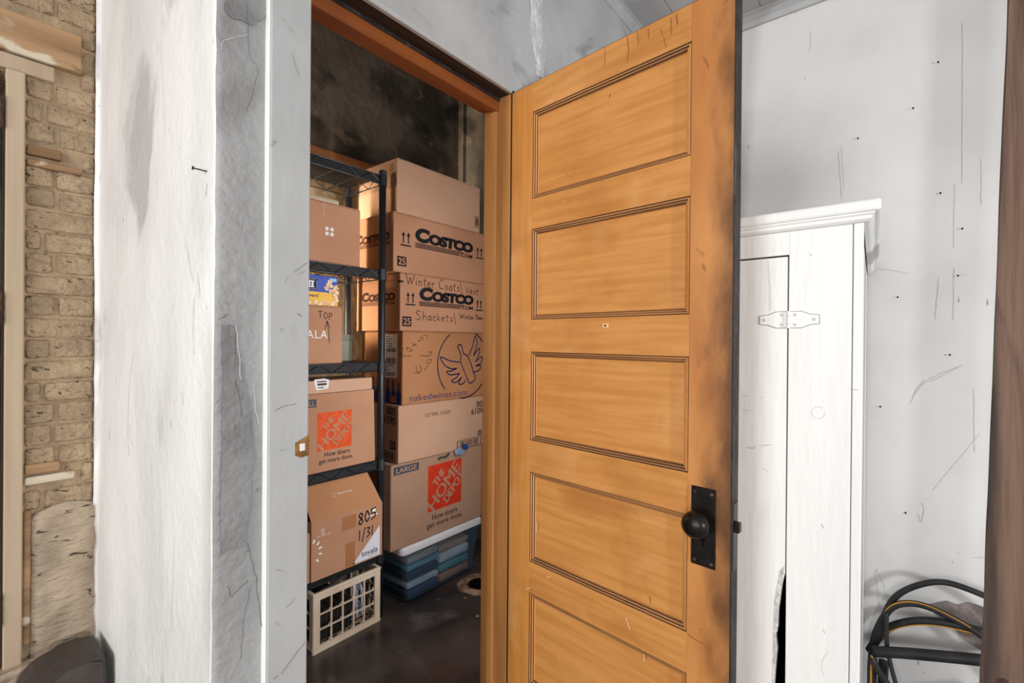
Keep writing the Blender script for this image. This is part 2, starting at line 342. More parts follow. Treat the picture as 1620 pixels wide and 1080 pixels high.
# ceiling with board joints
ce = struct(MB().box(-5.0, -5.0, HC + 0.012, XR, 0.0, HC + 0.1).build('ceiling', plaster_over), 'painted board ceiling')
for k in range(12):
    y0 = -0.02 - k * 0.16
    MB().box(-1.6, y0 - 0.1585, HC - 0.003, XR - 0.01, y0, HC + 0.012, 0.003).build('ceiling_board', plaster_over, ce)
struct(MB().box(-0.857, 0.0, 3.60, XR, 1.45, 3.7).build('ceiling_closet', soot), 'soot blackened closet ceiling')
# closet side wall with its rounded nose beside the doorway and a cove into the brick
prof = [(-0.70, 0.0)]
prof += [(-0.70 - 0.145 * t, 0.0) for t in (.15, .3, .45, .6, .75, .9, 1)]
for k in range(1, 6):
    a = math.pi / 2 * k / 5; prof.append((XW + 0.012 - 0.012 * math.sin(a), 0.012 - 0.012 * math.cos(a)))
prof += [(XW, 0.012 + (0.962 - 0.012) * t) for t in [k / 16 for k in range(1, 17)]]
for k in range(1, 7):
    a = math.pi / 2 * k / 6; prof.append((XW - 0.012 * (1 - math.cos(a)), 0.962 + 0.018 * math.sin(a)))
NZ = 72; mbw = MB(); rows = []
for j in range(NZ + 1):
    z = HC * j / NZ; row = []
    for x, y in prof:
        p = Vector((x, y, z)); n_ = noise.noise(Vector((x * 5, y * 5, z * 2.2))) * 0.006 + noise.noise(p * 22) * 0.0016
        if y < 0.01: p.y += n_ * (0.5 if x > -0.78 else 1)
        else: p.x += n_
        if XW - 0.001 < x < XW + 0.02 and y < 0.02: p.x += noise.noise(Vector((0, 3, z * 26))) * 0.0022
        row.append(mbw.bm.verts.new(p))
    rows.append(row)
for A, B in zip(rows, rows[1:]):
    for k in range(len(prof) - 1): mbw.bm.faces.new((A[k], A[k + 1], B[k + 1], B[k]))
wl = struct(mbw.build('wall_left', plaster, smooth=True), 'uneven white plaster closet side wall')
struct(MB().box(-0.845, 0.02, 0, -0.757, 1.19, 3.6).box(-0.757, 0.01, 0, -0.70, 0.1, 3.6).box(-0.845, 1.19, 0, -0.757, 1.45, 1.1).box(-0.845, 1.19, 2.35, -0.757, 1.45, 3.6).build('wall_closet_left', dim_wall), 'inner side wall of the closet')
wl.data.materials.append(plaster_shaded)
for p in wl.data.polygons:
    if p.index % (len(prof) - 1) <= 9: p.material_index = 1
# wall over and beside the doorway
wo = MB()
def over(u, v):
    x = -0.76 + u * (XR + 0.76); z = 2.185 + v * (HC - 2.185); p = Vector((x * 5, 0, z * 5))
    return (x, noise.noise(p) * 0.004 + noise.noise(p * 4) * 0.0012 - 0.004, z)
wo.grid(over, 70, 26)
wo.box(-0.76, 0.012, 2.185, XR, 0.10, 3.6); wo.box(0.045, -0.004, 0, XR, 0.10, 2.186)
wf = struct(wo.build('wall_front', plaster_over, smooth=False), 'grey-white plaster wall over the closet doorway')
# rough plaster ridge above the door
rp = MB()
def ridge(u, v):
    z = 2.29 + v * 0.55; xc = 0.155 - (z - 2.29) * 0.10; wd_ = 0.035 + 0.035 * abs(noise.noise(Vector((0, 1, z * 6))))
    p = Vector((u * 4, 0, z * 30)); e = math.sin(math.pi * u)
    return (xc + (u - .5) * 2 * wd_, -0.004 - e * (0.003 + 0.006 * abs(noise.noise(p * 1.3)) + 0.003 * abs(noise.noise(p * 4))), z)
rp.grid(ridge, 16, 90); rp.build('plaster_ridge', mat('rough_plaster', (214, 212, 210), (196, 194, 192), 20, rough=0.35, bump=0.9, bscale=55, bdist=0.006), wf)
# right-hand wall
wr = MB()
def rwall(u, v):
    y = -5.0 + u * 5.0; z = v * HC; p = Vector((0, y * 1.6, z * 1.0))
    return (XR + noise.noise(p) * 0.008, y, z)
wr.grid(rwall, 80, 40)
wrr = struct(wr.build('wall_right', plaster_wall, smooth=True), 'smooth white plaster wall with scuffs and nail holes')
pp = [(-.0, .0), (.045, .03), (.075, .025), (.10, .045), (.17, .04), (.20, .0), (.20, -.10), (.14, -.115), (.09, -.095), (.06, -.06), (.03, -.045)]
MB().prism([(a, b) for a, b in pp], (XR - 0.010, -1.085, 0.395), (0, -1, 0), (0, 0, 1), (0.004, 0, 0)).build('peeled_patch', bare_plaster, wrr)
for (y, z) in ((-1.10, 1.93), (-1.16, 1.79), (-1.02, 2.27), (-0.98, 1.55), (-1.13, 1.33), (-1.09, 2.42), (-0.85, 2.20), (-1.15, 1.62), (-0.93, 1.12), (-1.01, 0.72)):
    MB().lathe([(0.0001, -0.001), (0.0035, 0.0), (0.002, 0.003), (0.0001, 0.003)], (XR - 0.006, y, z), (-1, 0, 0), 8).build('nail_hole', hole, wrr)
# cove strips under the ceiling
struct(MB().prism([(0, 0), (0, -0.05), (-0.008, -0.05), (-0.018, -0.03), (-0.035, -0.012), (-0.05, -0.008), (-0.05, 0)], (XR - 0.004, 0, HC), (1, 0, 0), (0, 0, 1), (0, -5.0, 0)).build('trim_1', plaster_over), 'narrow cove trim under the ceiling on the right wall')
struct(MB().prism([(0, 0), (0, -0.04), (-0.008, -0.04), (-0.03, -0.012), (-0.04, -0.008), (-0.04, 0)], (-1.0, 0.0, HC), (0, 1, 0), (0, 0, 1), (2.18, 0, 0)).build('trim_2', plaster_over), 'narrow cove trim over the closet wall')
# closet back and right walls
cbk = struct(MB().box(-0.857, 1.45, 0, XR + 0.06, 1.55, 2.34).build('wall_back', dim_wall), 'plaster back wall of the closet')
struct(MB().box(-0.857, 1.44, 2.40, XR, 1.55, 3.6).build('wall_back_upper', soot), 'soot blackened upper back wall of the closet')
struct(MB().box(-0.857, 1.425, 2.335, XR, 1.55, 2.40, 0.004).build('trim_3', wood('ledge_wood', (170, 112, 70), (136, 86, 52), 0)), 'wooden rail along the closet back wall')
struct(MB().box(XR, 0.0, 0, XR + 0.1, 1.45, 3.6).box(XR - 0.03, 1.39, 2.30, XR, 1.45, 3.6).build('wall_closet_right', soot), 'soot blackened side wall of the closet')
# added unseen window, source for the warm light on the box sides
wn = MB(); wn.box(-0.845, 1.19, 1.10, -0.80, 1.215, 2.35).box(-0.845, 1.425, 1.10, -0.80, 1.45, 2.35).box(-0.845, 1.19, 1.10, -0.80, 1.45, 1.13).box(-0.845, 1.19, 2.32, -0.80, 1.45, 2.35)
struct(wn.build('added_window', framewood), 'added unseen narrow window in the closet side wall')

# added unseen tube lamp that brightens the boxes, behind the front wall by the hinges
TL = thing('added_tube_lamp', 'added unseen tube lamp on the inner closet wall, brightening the boxes', 'lamp', (0.36, 0.10, 0.42))
MB().box(-0.04, 0.0, 0.0, 0.04, 0.03, 1.90, 0.004).build('housing', lid_white, TL)
MB().tube([(0, 0.048, 0.03), (0, 0.048, 1.87)], 0.013, 12).build('tube', clear, TL, True)
for z in (0.02, 1.855): MB().box(-0.02, 0.03, z, 0.02, 0.066, z + 0.025, 0.003).build('end_cap', lid_white, TL)
tl_o = area('added_tube_light', (0.36, 0.168, 1.37), (0.36, 1.0, 1.37), 0.03, 1.8, 7.2, (1.0, 0.96, 0.93)); tl_o.parent = TL; tl_o.matrix_parent_inverse = Matrix.Translation((-0.36, -0.10, -0.42))

# doorway casing and jambs
ca = struct(MB().box(-0.765, -0.018, 0, -0.682, 0.006, 2.86, 0.003, 2).rough(0.0008, 20).build('trim_4', paint_shaded), 'casing board left of the doorway, shade greyed into its paint')
MB().box(-0.7685, -0.0165, 0, -0.7652, 0.004, 2.86, 0.001).rough(0.0005, 30).build('lit_edge_strip', paint_cab, ca)  # white strip painting the light caught by the casing's outer edge
struct(MB().box(-0.69, -0.010, 2.172, 0.0, 0.004, 2.186, 0.002).build('trim_5', paint_shaded), 'thin white bead over the doorway')
dj = struct(MB().box(-0.70, 0.004, 0, -0.683, 0.12, 2.175).build('door_frame', jamb_wood), 'brown wooden door frame of the closet')
MB().box(-0.683, 0.052, 0, -0.670, 0.075, 2.15, 0.002).build('door_stop', jamb_wood, dj)
MB().box(-0.70, 0.002, 2.172, 0.03, 0.048, 2.19).build('head_rabbet', dark_wood, dj)
MB().box(-0.70, 0.048, 2.142, 0.03, 0.12, 2.19, 0.001).build('head_jamb', jamb_head, dj)
MB().box(-0.683, 0.048, 2.128, 0.0, 0.078, 2.143, 0.002).build('head_stop', jamb_head, dj)
MB().box(-0.683, 0.044, 2.162, 0.0, 0.0485, 2.172, 0.001).build('weather_strip', black_edge, dj)
MB().box(0.0, 0.0, 0, 0.045, 0.115, 2.175, 0.002).build('hinge_jamb', jamb_wood, dj)
MB().box(-0.012, 0.052, 0, 0.0, 0.078, 2.13, 0.002).build('door_stop', jamb_wood, dj)
MB().box(0.012, -0.014, 0, 0.11, -0.003, 2.175, 0.002).build('casing', jamb_wood, dj)
struct(MB().box(-0.69, -0.01, 0.0, 0.0, 0.11, 0.012, 0.003).build('trim_6', dark_wood), 'worn wooden threshold of the closet')

# brick end wall of the passage
bw = struct(MB().box(-1.055, YB + 0.008, 0.0, -0.845, YB + 0.2, HC).box(-3.2, YB + 0.008, 2.125, -1.055, YB + 0.2, HC).build('wall_brick', mortar), 'old painted brick wall at the end of the passage')
def brick_mesh(i, lx, lz):
    m_ = MB(); m_.box(-lx / 2, -0.012, -lz / 2, lx / 2, 0.03, lz / 2, 0.007, 2)
    bmesh.ops.subdivide_edges(m_.bm, edges=[e for e in m_.bm.edges if e.calc_length() > 0.05], cuts=3, use_grid_fill=True)
    m_.rough(0.0035, 26, i * 3.7)
    bmesh.ops.recalc_face_normals(m_.bm, faces=m_.bm.faces)
    me = bpy.data.meshes.new('brick'); m_.bm.to_mesh(me); m_.bm.free(); me.materials.append(brickm)
    for p in me.polygons: p.use_smooth = True
    return me
z = 0.885; r_ = 0
while z < HC - 0.03:
    header = (r_ % 4 == 3); x1 = -0.866 - random.uniform(0, .004); first = True
    lim = -1.018 if z < 2.13 else -1.35
    while x1 > lim:
        L_ = 0.098 if header else 0.200
        if first: L_ *= random.choice((0.55, 0.8, 0.4)) if not header else 0.9
        first = False; x0 = x1 - L_
        if z < 2.13: x0 = max(x0, -1.020)
        ok = x1 - x0 > 0.02 and not (2.13 < z < 2.33 and x0 < -0.903 + 0.003)
        if 2.13 < z < 2.33 and x1 > -0.90: x0 = max(x0, -0.900); ok = x1 - x0 > 0.015
        if (1.862 < z < 1.935 or 0.93 < z < 1.0):
            if x1 < -0.90: ok = False
            elif x0 < -0.90: x0 = -0.895
        if ok:
            o = link('brick', brick_mesh(r_ * 1.7 + x1 * 9, x1 - x0, 0.0555), bw); o.location = ((x0 + x1) / 2, YB + 0.0125 + random.uniform(-0.003, 0.002), z + random.uniform(-.002, .002))
            o.rotation_euler = (0, random.uniform(-0.014, 0.014), random.uniform(-0.01, 0.01))
        x1 = x0 - 0.009 if x0 > -1.0195 or z > 2.13 else -9
    z += 0.0640; r_ += 1
MB().box(-1.75, YB - 0.022, 2.178, -0.903, YB + 0.03, 2.292, 0.004, 2).rough(0.002, 14).build('lintel', rawwood, bw)
MB().box(-1.6, YB - 0.014, 2.128, -0.962, YB + 0.03, 2.172, 0.003).rough(0.002, 14, 3).build('lintel_shim', framewood, bw)
for (x0, x1, z0, z1) in ((-1.02, -0.945, 1.90, 1.928), (-1.02, -0.90, 1.868, 1.888), (-1.02, -0.945, 0.965, 0.995), (-1.02, -0.912, 0.935, 0.958)):
    MB().box(x0, YB - 0.012, z0, x1, YB + 0.03, z1, 0.003).rough(0.002, 20, z0).build('wood_shim', rawwood, bw)
pl = MB(); pl.grid(lambda u, v: (-1.005 + u * 0.143, YB - 0.016 + 0.012 * (abs(2 * u - 1) ** 8 + (1 if v > .985 else 0)) + noise.noise(Vector((u * 3, 0, v * 12))) * 0.006, 0.30 + v * (0.545 + 0.02 * math.sin(u * 3))), 14, 40)
pl.build('plaster_block', plaster_old, bw, True)
MB().box(-1.022, YB - 0.010, 0.47, -1.006, YB + 0.02, 0.86, 0.003).rough(0.0015, 20).build('wood_strip', rawwood, bw)
MB().box(-1.30, YB - 0.05, 0.36, -0.87, YB + 0.02, 0.425, 0.008).rough(0.006, 14).build('rubble_ledge', plaster_old, bw)
struct(MB().box(-3.2, YB + 0.26, 0.0, -0.85, YB + 0.32, HC).build('passage_backing', soot), 'added dark backing behind the passage door')  # added to block background light in the gap beside the door
# jamb and door at the far left
MB().box(-1.062, YB - 0.02, 0.0, -1.024, YB + 0.03, 2.128, 0.003).rough(0.0012, 12).build('door_jamb', framewood, bw)
ld = thing('passage_door', 'grey-brown door standing in the brick wall at the far left edge', 'door', (-1.075, YB - 0.01, 0.0))
MB().box(-0.62, 0, 0.02, -0.012, 0.04, 2.10, 0.003).build('slab', wood('passage_door_wood', (128, 108, 90), (100, 84, 70), 2), ld)
MB().box(-0.0115, 0.0, 0.02, -0.008, 0.04, 2.10).build('door_edge', black_edge, ld)
for z in (2.00, 1.45, 0.60):
    h = MB().tube([(-0.001, -0.010, z - 0.045), (-0.001, -0.010, z + 0.045)], 0.0075, 10)
    h = h.build('hinge', rust, ld)
    for q in (-0.03, 0.0, 0.03): MB().lathe([(0.0085, -0.008), (0.0092, -0.006), (0.0092, 0.006), (0.0085, 0.008)], (-0.001, -0.010, z + q), (0, 0, 1), 10).build('knuckle', rust, h)

# nail in the white wall
nl = MB(); nl.tube([(0.004, 0, 0), (-0.024, 0.0, 0.0)], 0.0014, 8)
nl = tag(nl.build('nail', steel), 'thin dark nail sticking out of the white plaster wall', 'nail'); nl.location = (XW, 0.036, 1.687)
MB().lathe([(0.0035, -0.0255), (0.0035, -0.0235)], (0, 0, 0), (1, 0, 0), 10).build('nail_head', steel, nl)
# strike plate on the casing
sp = thing('strike_plate', 'worn brass strike plate on the grey casing board', 'strike plate', (-0.683, -0.0195, 0.0))
plate = MB(); plate.prism([(-0.028, -0.016), (-0.016, -0.022), (0.0, -0.020), (0.0, 0.022), (-0.010, 0.018), (-0.028, 0.010)], (0, 0, 1.143), (1, 0, 0), (0, 0, 1), (0, 0.002, 0)); plate.build('plate', brass, sp)
MB().box(-0.001, 0, 1.122, 0.0015, 0.03, 1.168, 0.0006).build('lip', brass, sp)
MB().box(-0.019, -0.0006, 1.135, -0.008, 0.0004, 1.150).build('slot', white_ink, sp)

# ------------------------------------------------------------------ closet door
D = thing('panel_door', 'orange-brown five panel wooden door standing open with black knob', 'door', (0, 0, 0), math.radians(-95.15))
W_, T_, ZB, ZT = 0.706, 0.035, 0.02, 2.171
SX0, SX1 = 0.100, 0.604
MB().box(0.009, 0, ZB, SX0, T_, ZT, 0.001).build('stile', door_v, D)
MB().box(SX1, 0, ZB, W_ - 0.004, T_, ZT, 0.001).build('stile', door_dirty, D)['label'] = 'worn dark stained stile on the lock side'
MB().box(W_ - 0.004, 0.0, ZB, W_, T_, ZT, 0.001).rough(0.0004, 60).build('lock_edge', black_edge, D)['label'] = 'grimy black edge of the door'
MB().box(0.004, 0.003, ZB, 0.009, T_, ZT).build('hinge_gap_shade', black_edge, D)  # dark strip painting the shaded gap between door and jamb
pan = [(1.811, 2.081), (1.435, 1.716), (1.060, 1.335), (0.682, 0.961), (0.300, 0.585)]
zs = [ZT] + [v for p in pan for v in (p[1], p[0])] + [ZB]
for k in range(0, 12, 2): MB().box(SX0, 0, zs[k + 1], SX1, T_, zs[k], 0.0006).build('rail', door_h, D)
MB().box(0.002, 0.002, ZT, W_ - 0.001, T_ - 0.002, ZT + 0.002).build('top_edge', dark_wood, D)
for z0, z1 in pan:
    P_ = MB().box(SX0, 0.012, z0, SX1, T_ - 0.012, z1).build('panel', door_h, D)
    for (kind, ax) in (('b', 0), ('t', 0), ('l', 1), ('r', 1)):
        m_ = MB(); prof_ = [(0.0, 0.0004), (0.0012, 0.0040), (0.0024, 0.0012), (0.0065, 0.0022), (0.0074, 0.0062), (0.0084, 0.0045), (0.0120, 0.0066), (0.0130, 0.0100), (0.0142, 0.0085), (0.0160, 0.0121)]
        for (w0, y0), (w1, y1) in zip(prof_, prof_[1:]):
            if kind == 'b': m_.quad((SX0 + w0, y0, z0 + w0), (SX1 - w0, y0, z0 + w0), (SX1 - w1, y1, z0 + w1), (SX0 + w1, y1, z0 + w1))
            if kind == 't': m_.quad((SX0 + w0, y0, z1 - w0), (SX1 - w0, y0, z1 - w0), (SX1 - w1, y1, z1 - w1), (SX0 + w1, y1, z1 - w1))
            if kind == 'l': m_.quad((SX0 + w0, y0, z0 + w0), (SX0 + w0, y0, z1 - w0), (SX0 + w1, y1, z1 - w1), (SX0 + w1, y1, z0 + w1))
            if kind == 'r': m_.quad((SX1 - w0, y0, z0 + w0), (SX1 - w0, y0, z1 - w0), (SX1 - w1, y1, z1 - w1), (SX1 - w1, y1, z0 + w1))
        mo = m_.build('moulding', door_mold if kind in 'bt' else door_mold_v, P_); mo.data.materials.append(door_groove)
        for q, p in enumerate(mo.data.polygons):
            if q in (0, 3, 6): p.material_index = 1
# lock plate, knob, latch, spy hole
lp = MB().box(0.614, -0.004, 0.852, 0.671, 0.0, 1.034, 0.0015).build('lock_plate', iron, D); lp['label'] = 'black iron lock plate with keyhole'
MB().lathe([(0.011, 0.0), (0.011, 0.022), (0.016, 0.026), (0.026, 0.034), (0.0305, 0.046), (0.028, 0.058), (0.018, 0.067), (0.004, 0.070), (0.0001, 0.070)], (0.645, -0.004, 0.962), (0, -1, 0), 28).build('knob', iron, D, True)
kh = MB().lathe([(0.005, 0), (0.005, 0.0006)], (0.6425, -0.004, 0.914), (0, -1, 0), 12); kh.box(0.6405, -0.0046, 0.899, 0.6445, -0.004, 0.914); kh.build('keyhole', hole, lp)
for x in (0.623, 0.662):
    for z in (0.863, 1.022): MB().lathe([(0.004, 0), (0.003, 0.0012), (0.0005, 0.0014)], (x, -0.004, z), (0, -1, 0), 10).build('screw', rust, lp)
MB().box(W_, 0.004, 0.86, W_ + 0.0012, T_ - 0.004, 1.01).build('latch_plate', iron, D)
MB().box(W_, 0.009, 0.945, W_ + 0.012, T_ - 0.010, 0.968, 0.002).build('latch_bolt', iron, D)
sh = MB().box(0.363, -0.0004, 1.407, 0.381, 0.0004, 1.418).build('spy_hole', mat('bare_spot', (232, 186, 132), rough=0.7), D)
MB().lathe([(0.003, 0), (0.003, 0.0005)], (0.371, -0.0006, 1.412), (0, -1, 0), 10).build('hole', hole, sh)
for z in (1.95, 0.28, 1.1):
    MB().tube([(-0.003, T_ + 0.004, z - 0.04), (-0.003, T_ + 0.004, z + 0.04)], 0.006, 10).build('hinge', iron, D)

# ------------------------------------------------------------------ white cabinet at the right wall
CX, CR = 0.15, -0.922
K = thing('cabinet', 'tall white painted wooden cabinet with moulded cornice behind the orange door', 'cabinet', (0, 0, 0))
DY = 0.034   # the old cabinet is slightly out of square: its side drifts this far over its depth
MB().prism([(CX + 0.02, CR + 0.004), (XR - 0.012, CR + 0.004 + DY), (XR - 0.012, CR + 0.022 + DY), (CX + 0.02, CR + 0.022)], (0, 0, 0), (1, 0, 0), (0, 1, 0), (0, 0, 1.65)).build('side_panel', paint_cab, K)
MB().box(CX + 0.02, -0.30, 0, XR - 0.012, -0.282, 1.65).build('side_panel', paint_cab, K)
MB().box(XR - 0.03, CR + 0.02 + DY, 0, XR - 0.014, -0.30, 1.65).build('back_panel', dark_wood, K)
MB().box(CX, CR, 0, CX + 0.022, -0.9035, 1.645, 0.0015).build('corner_strip', paint_cab, K)
MB().box(CX + 0.0005, -0.9020, 0, CX + 0.022, -0.7745, 1.645, 0.0012).build('front_stile', paint_cab, K)
MB().box(CX + 0.0005, -0.7745, 1.587, CX + 0.022, -0.282, 1.645, 0.001).build('front_rail', paint_cab, K)
dr = MB()
edge = [(-0.7715, 1.5825), (-0.772, 0.80), (-0.766, 0.77), (-0.758, 0.70), (-0.757, 0.655), (-0.752, 0.64), (-0.756, 0.60), (-0.753, 0.56), (-0.750, 0.50), (-0.754, 0.45), (-0.748, 0.30), (-0.752, 0.10)]
dr.prism([(-y, z) for y, z in edge] + [(0.30, 0.10), (0.30, 1.5825)], (CX + 0.001, 0, 0), (0, -1, 0), (0, 0, 1), (0.019, 0, 0))
cd = dr.build('door', paint_cab, K); cd['label'] = 'white plank door with broken lower edge'
br_ = MB(); br_.prism([(0.772, .82), (0.766, .77), (0.759, .70), (0.757, .65), (0.753, .64), (0.756, .60), (0.7535, .56), (0.7505, .50), (0.746, .50), (0.747, .62), (0.749, .72), (0.760, .80)], (CX + 0.0004, 0, 0), (0, -1, 0), (0, 0, 1), (0.003, 0, 0)); br_.build('splintered_edge', mat('chipped_white', (222, 220, 216), (196, 192, 188), 30, bump=0.9, bscale=70), cd)
MB().box(CX + 0.0005, -0.7745, 0, CX + 0.022, -0.282, 0.095).build('plinth', paint_cab, K)
# top slab and cornice moulding
tp = MB(); tp.box(CX - 0.028, CR - 0.032, 1.663, XR - 0.014, -0.26, 1.690, 0.006, 2)
for v in tp.bm.verts:
    if v.co.x > 0.6 and v.co.y < -0.6: v.co.y += DY
tp.rough(0.0006, 25); tp.build('top_board', paint_cab, K)
mp_ = [(0, 0), (0.010, 0.001), (0.016, 0.006), (0.017, 0.013), (0.021, 0.016), (0.021, 0.0195), (0, 0.0195)]
for (nm, a) in (('front', 0), ('side', 1)):
    m_ = MB()
    for (d0, h0), (d1, h1) in zip(mp_, mp_[1:]):
        z0, z1 = 1.6435 + h0, 1.6435 + h1
        if a == 0: m_.quad((CX - d0, -0.27, z0), (CX - d0, CR - d0, z0), (CX - d1, CR - d1, z1), (CX - d1, -0.27, z1))
        else: m_.quad((CX - d0, CR - d0, z0), (XR - 0.014, CR - d0 + DY, z0), (XR - 0.014, CR - d1 + DY, z1), (CX - d1, CR - d1, z1))
    m_.build('cornice_moulding', paint_cab, K)
# butterfly hinge
bh = MB(); zc, yc = 1.4265, -0.7745
wing = [(0.003, 0.0195), (0.022, 0.0195), (0.036, 0.0125), (0.052, 0.010), (0.052, -0.010), (0.036, -0.0125), (0.022, -0.0195), (0.003, -0.0195)]
wing = [(a * 1.22, b) for a, b in wing]
H_ = MB(); H_.prism(wing, (CX - 0.0018, yc, zc), (0, -1, 0), (0, 0, 1), (0.002, 0, 0)); H_.prism(wing, (CX - 0.0018, yc, zc), (0, 1, 0), (0, 0, 1), (0.002, 0, 0))
hg = H_.build('hinge', paint_cab, K)
crack = mat('paint_crack', (112, 108, 104), rough=0.9)
def outline(pts, wd, m, name, par):
    me = stroke_mesh([[a, b] for a, b in zip(pts, pts[1:])], wd); me.transform(Matrix(((0, 0, 1, CX - 0.0003), (-1, 0, 0, 0), (0, 1, 0, 0), (0, 0, 0, 1)))); me.materials.append(m); return link(name, me, par)
for sg in (1, -1):
    pts = [(-(yc - sg * a * 1.02), zc + b * 1.05) for a, b in wing]
    outline(pts, 0.0011, crack, 'paint_crack', hg)
hb = MB()
for (a, b) in ((-0.021, -0.0105), (-0.0095, 0.0095), (0.0105, 0.021)): hb.tube([(CX - 0.003, yc, zc + a), (CX - 0.003, yc, zc + b)], 0.0042, 10)
hb.build('barrel', paint_cab, hg)
for sgn in (1, -1):
    for (a, b) in ((0.014, 0.012), (0.014, -0.012), (0.054, 0.0)):
        s_ = MB().lathe([(0.0038, 0), (0.0032, 0.001), (0.0004, 0.0012)], (CX - 0.0018, yc + sgn * a, zc + b), (-1, 0, 0), 10).build('screw', mat('painted_screw', (196, 192, 188), rough=0.5), hg)

# ------------------------------------------------------------------ leaning timber post
P0 = Vector((0.427, -1.142, 0.546)); P1 = Vector((0.465, -1.182, 2.208)); dv = (P1 - P0) / (P1.z - P0.z)
rr_ = Vector((math.cos(YAW), -math.sin(YAW), 0)); ff_ = Vector((math.sin(YAW), math.cos(YAW), 0))
a0 = P0 + dv * (0 - P0.z); a1 = P0 + dv * (2.86 - P0.z)
pm = MB(); n_ = 40
quadp = [Vector((0, 0, 0)), rr_ * 0.062 - ff_ * 0.050, rr_ * 0.215 + ff_ * 0.06, rr_ * 0.153 + ff_ * 0.11]
ring = []
for k in range(n_ + 1):
    c_ = a0.lerp(a1, k / n_); pts = []
    for i in range(4):
        A, B = quadp[i], quadp[(i + 1) % 4]
        for t in (0.06, 0.35, 0.65, 0.94):
            p = c_ + A.lerp(B, t); p += (rr_ * noise.noise(Vector((i * 3 + t * 9, 0, k * .35))) + ff_ * noise.noise(Vector((i * 5 + t * 9, 4, k * .35)))) * 0.0022; pts.append(p)
    ring.append([pm.bm.verts.new(p) for p in pts])
for A, B in zip(ring, ring[1:]):
    for k in range(16): pm.bm.faces.new((A[k], A[(k + 1) % 16], B[(k + 1) % 16], B[k]))
pm.bm.faces.new(ring[0]); pm.bm.faces.new(ring[-1])
po = tag(pm.build('timber_post', postwood), 'rough weathered brown timber post at the right edge of the photo', 'post')
kn = P0 + quadp[0].lerp(quadp[1], 0.55) + Vector((0, 0, 0.02)) - ff_ * 0.0005 - rr_ * 0.0015
m_ = MB(); m_.lathe([(0.0001, -0.004), (0.009, -0.003), (0.010, 0.0015), (0.006, 0.0025), (0.0001, 0.002)], kn, (-rr_ - ff_).normalized(), 16); m_.build('knot', dark_wood, po)

# ------------------------------------------------------------------ hose on its bracket
bar = MB(); bar.tube([(1.05, -0.922, 0.215), (1.05, -1.02, 0.250), (1.05, -1.20, 0.305), (1.05, -1.36, 0.345)], 0.0195, 10, 4)
for k, t in ((0, (1.073, -0.955, 0.2)), (1, (1.065, -0.99, 0.204)), (2, (1.06, -1.06, 0.21))): pass
bb = tag(bar.build('hose_bracket', rubber, None, True), 'thick black bar carrying the hose beside the cabinet', 'bracket')
H = thing('garden_hose', 'coiled black hose with yellow stripe hanging on the right wall', 'hose', (0, 0, 0))
def hose(pts, r, side=None):
    o = MB().tube(pts, r, 10, 8).build('hose_loop', rubber, H, True)
    if side:
        P = spline([Vector(p) for p in pts], 8); q = [p + Vector(side) * r * 0.97 for p in P]
        MB().tube(q, r * 0.22, 6).build('stripe', stripe, o)
hose([(1.135, -0.912, 0.06), (1.12, -0.914, 0.19), (1.11, -0.938, 0.29), (1.11, -0.985, 0.42), (1.10, -1.08, 0.507), (1.10, -1.17, 0.518), (1.10, -1.30, 0.47), (1.1, -1.42, 0.33)], 0.0105)
hose([(1.13, -0.912, 0.12), (1.12, -0.920, 0.23), (1.10, -0.950, 0.335), (1.095, -0.985, 0.392), (1.09, -1.045, 0.420), (1.085, -1.12, 0.412), (1.08, -1.23, 0.365), (1.08, -1.36, 0.25)], 0.0115, (-0.6, 0.3, 0.65))
hose([(1.13, -0.905, 0.17), (1.12, -0.95, 0.27), (1.10, -1.01, 0.335), (1.09, -1.08, 0.372), (1.09, -1.16, 0.385), (1.09, -1.26, 0.382), (1.09, -1.4, 0.34)], 0.0140, (-0.6, 0.0, -0.75))
hose([(1.08, -0.957, 0.36), (1.07, -0.958, 0.27), (1.065, -0.965, 0.21), (1.05, -0.985, 0.13), (1.04, -1.01, 0.05), (1.03, -1.04, 0.012)], 0.0075)
hose([(1.04, -0.915, 0.20), (1.04, -0.930, 0.165), (1.05, -0.97, 0.10), (1.04, -1.03, 0.03), (1.03, -1.08, 0.015)], 0.0125, (-0.75, 0.0, 0.6))
hose([(1.06, -0.918, 0.185), (1.06, -0.916, 0.12), (1.06, -0.918, 0.02)], 0.015, (-0.95, 0.15, 0.0))
hose([(1.09, -0.95, 0.17), (1.09, -0.948, 0.10), (1.09, -0.948, 0.02)], 0.016)
hose([(1.04, -1.10, 0.03), (1.04, -1.15, 0.075), (1.05, -1.21, 0.13), (1.06, -1.32, 0.20)], 0.014, (-0.8, 0.0, 0.2))

# ------------------------------------------------------------------ black wire shelving rack
YR = 1.0
def rk(x, z): return (-1.185 + (x + 1.185) * 1.0102, 1.37 + (z - 1.37) * 1.0102)
RX1, RX0, RY1 = 0.217, -0.69, 1.305
SH = [2.181, 1.712, 1.258, 0.774, 0.318]       # tops of the shelves
RK = thing('wire_shelving_rack', 'black metal wire shelving rack holding boxes inside the closet', 'shelving rack', (0, 0, 0))
for (x, y) in ((RX1, YR), (RX1, RY1), (RX0, YR), (RX0, RY1)):
    p_ = MB().tube([(x, y, 0.0), (x, y, 2.19)], 0.0172, 14).build('post', rack_black, RK, True)
    MB().lathe([(0.0178, 2.186), (0.0190, 2.190), (0.0190, 2.200), (0.015, 2.205), (0.0001, 2.206)], (x, y, 0), (0, 0, 1), 14).build('post_cap', rack_black, p_)
    for zt in SH: MB().lathe([(0.0185, zt - 0.052), (0.0212, zt - 0.05), (0.0200, zt + 0.004), (0.0178, zt + 0.006)], (x, y, 0), (0, 0, 1), 14).build('sleeve', rack_black, p_)
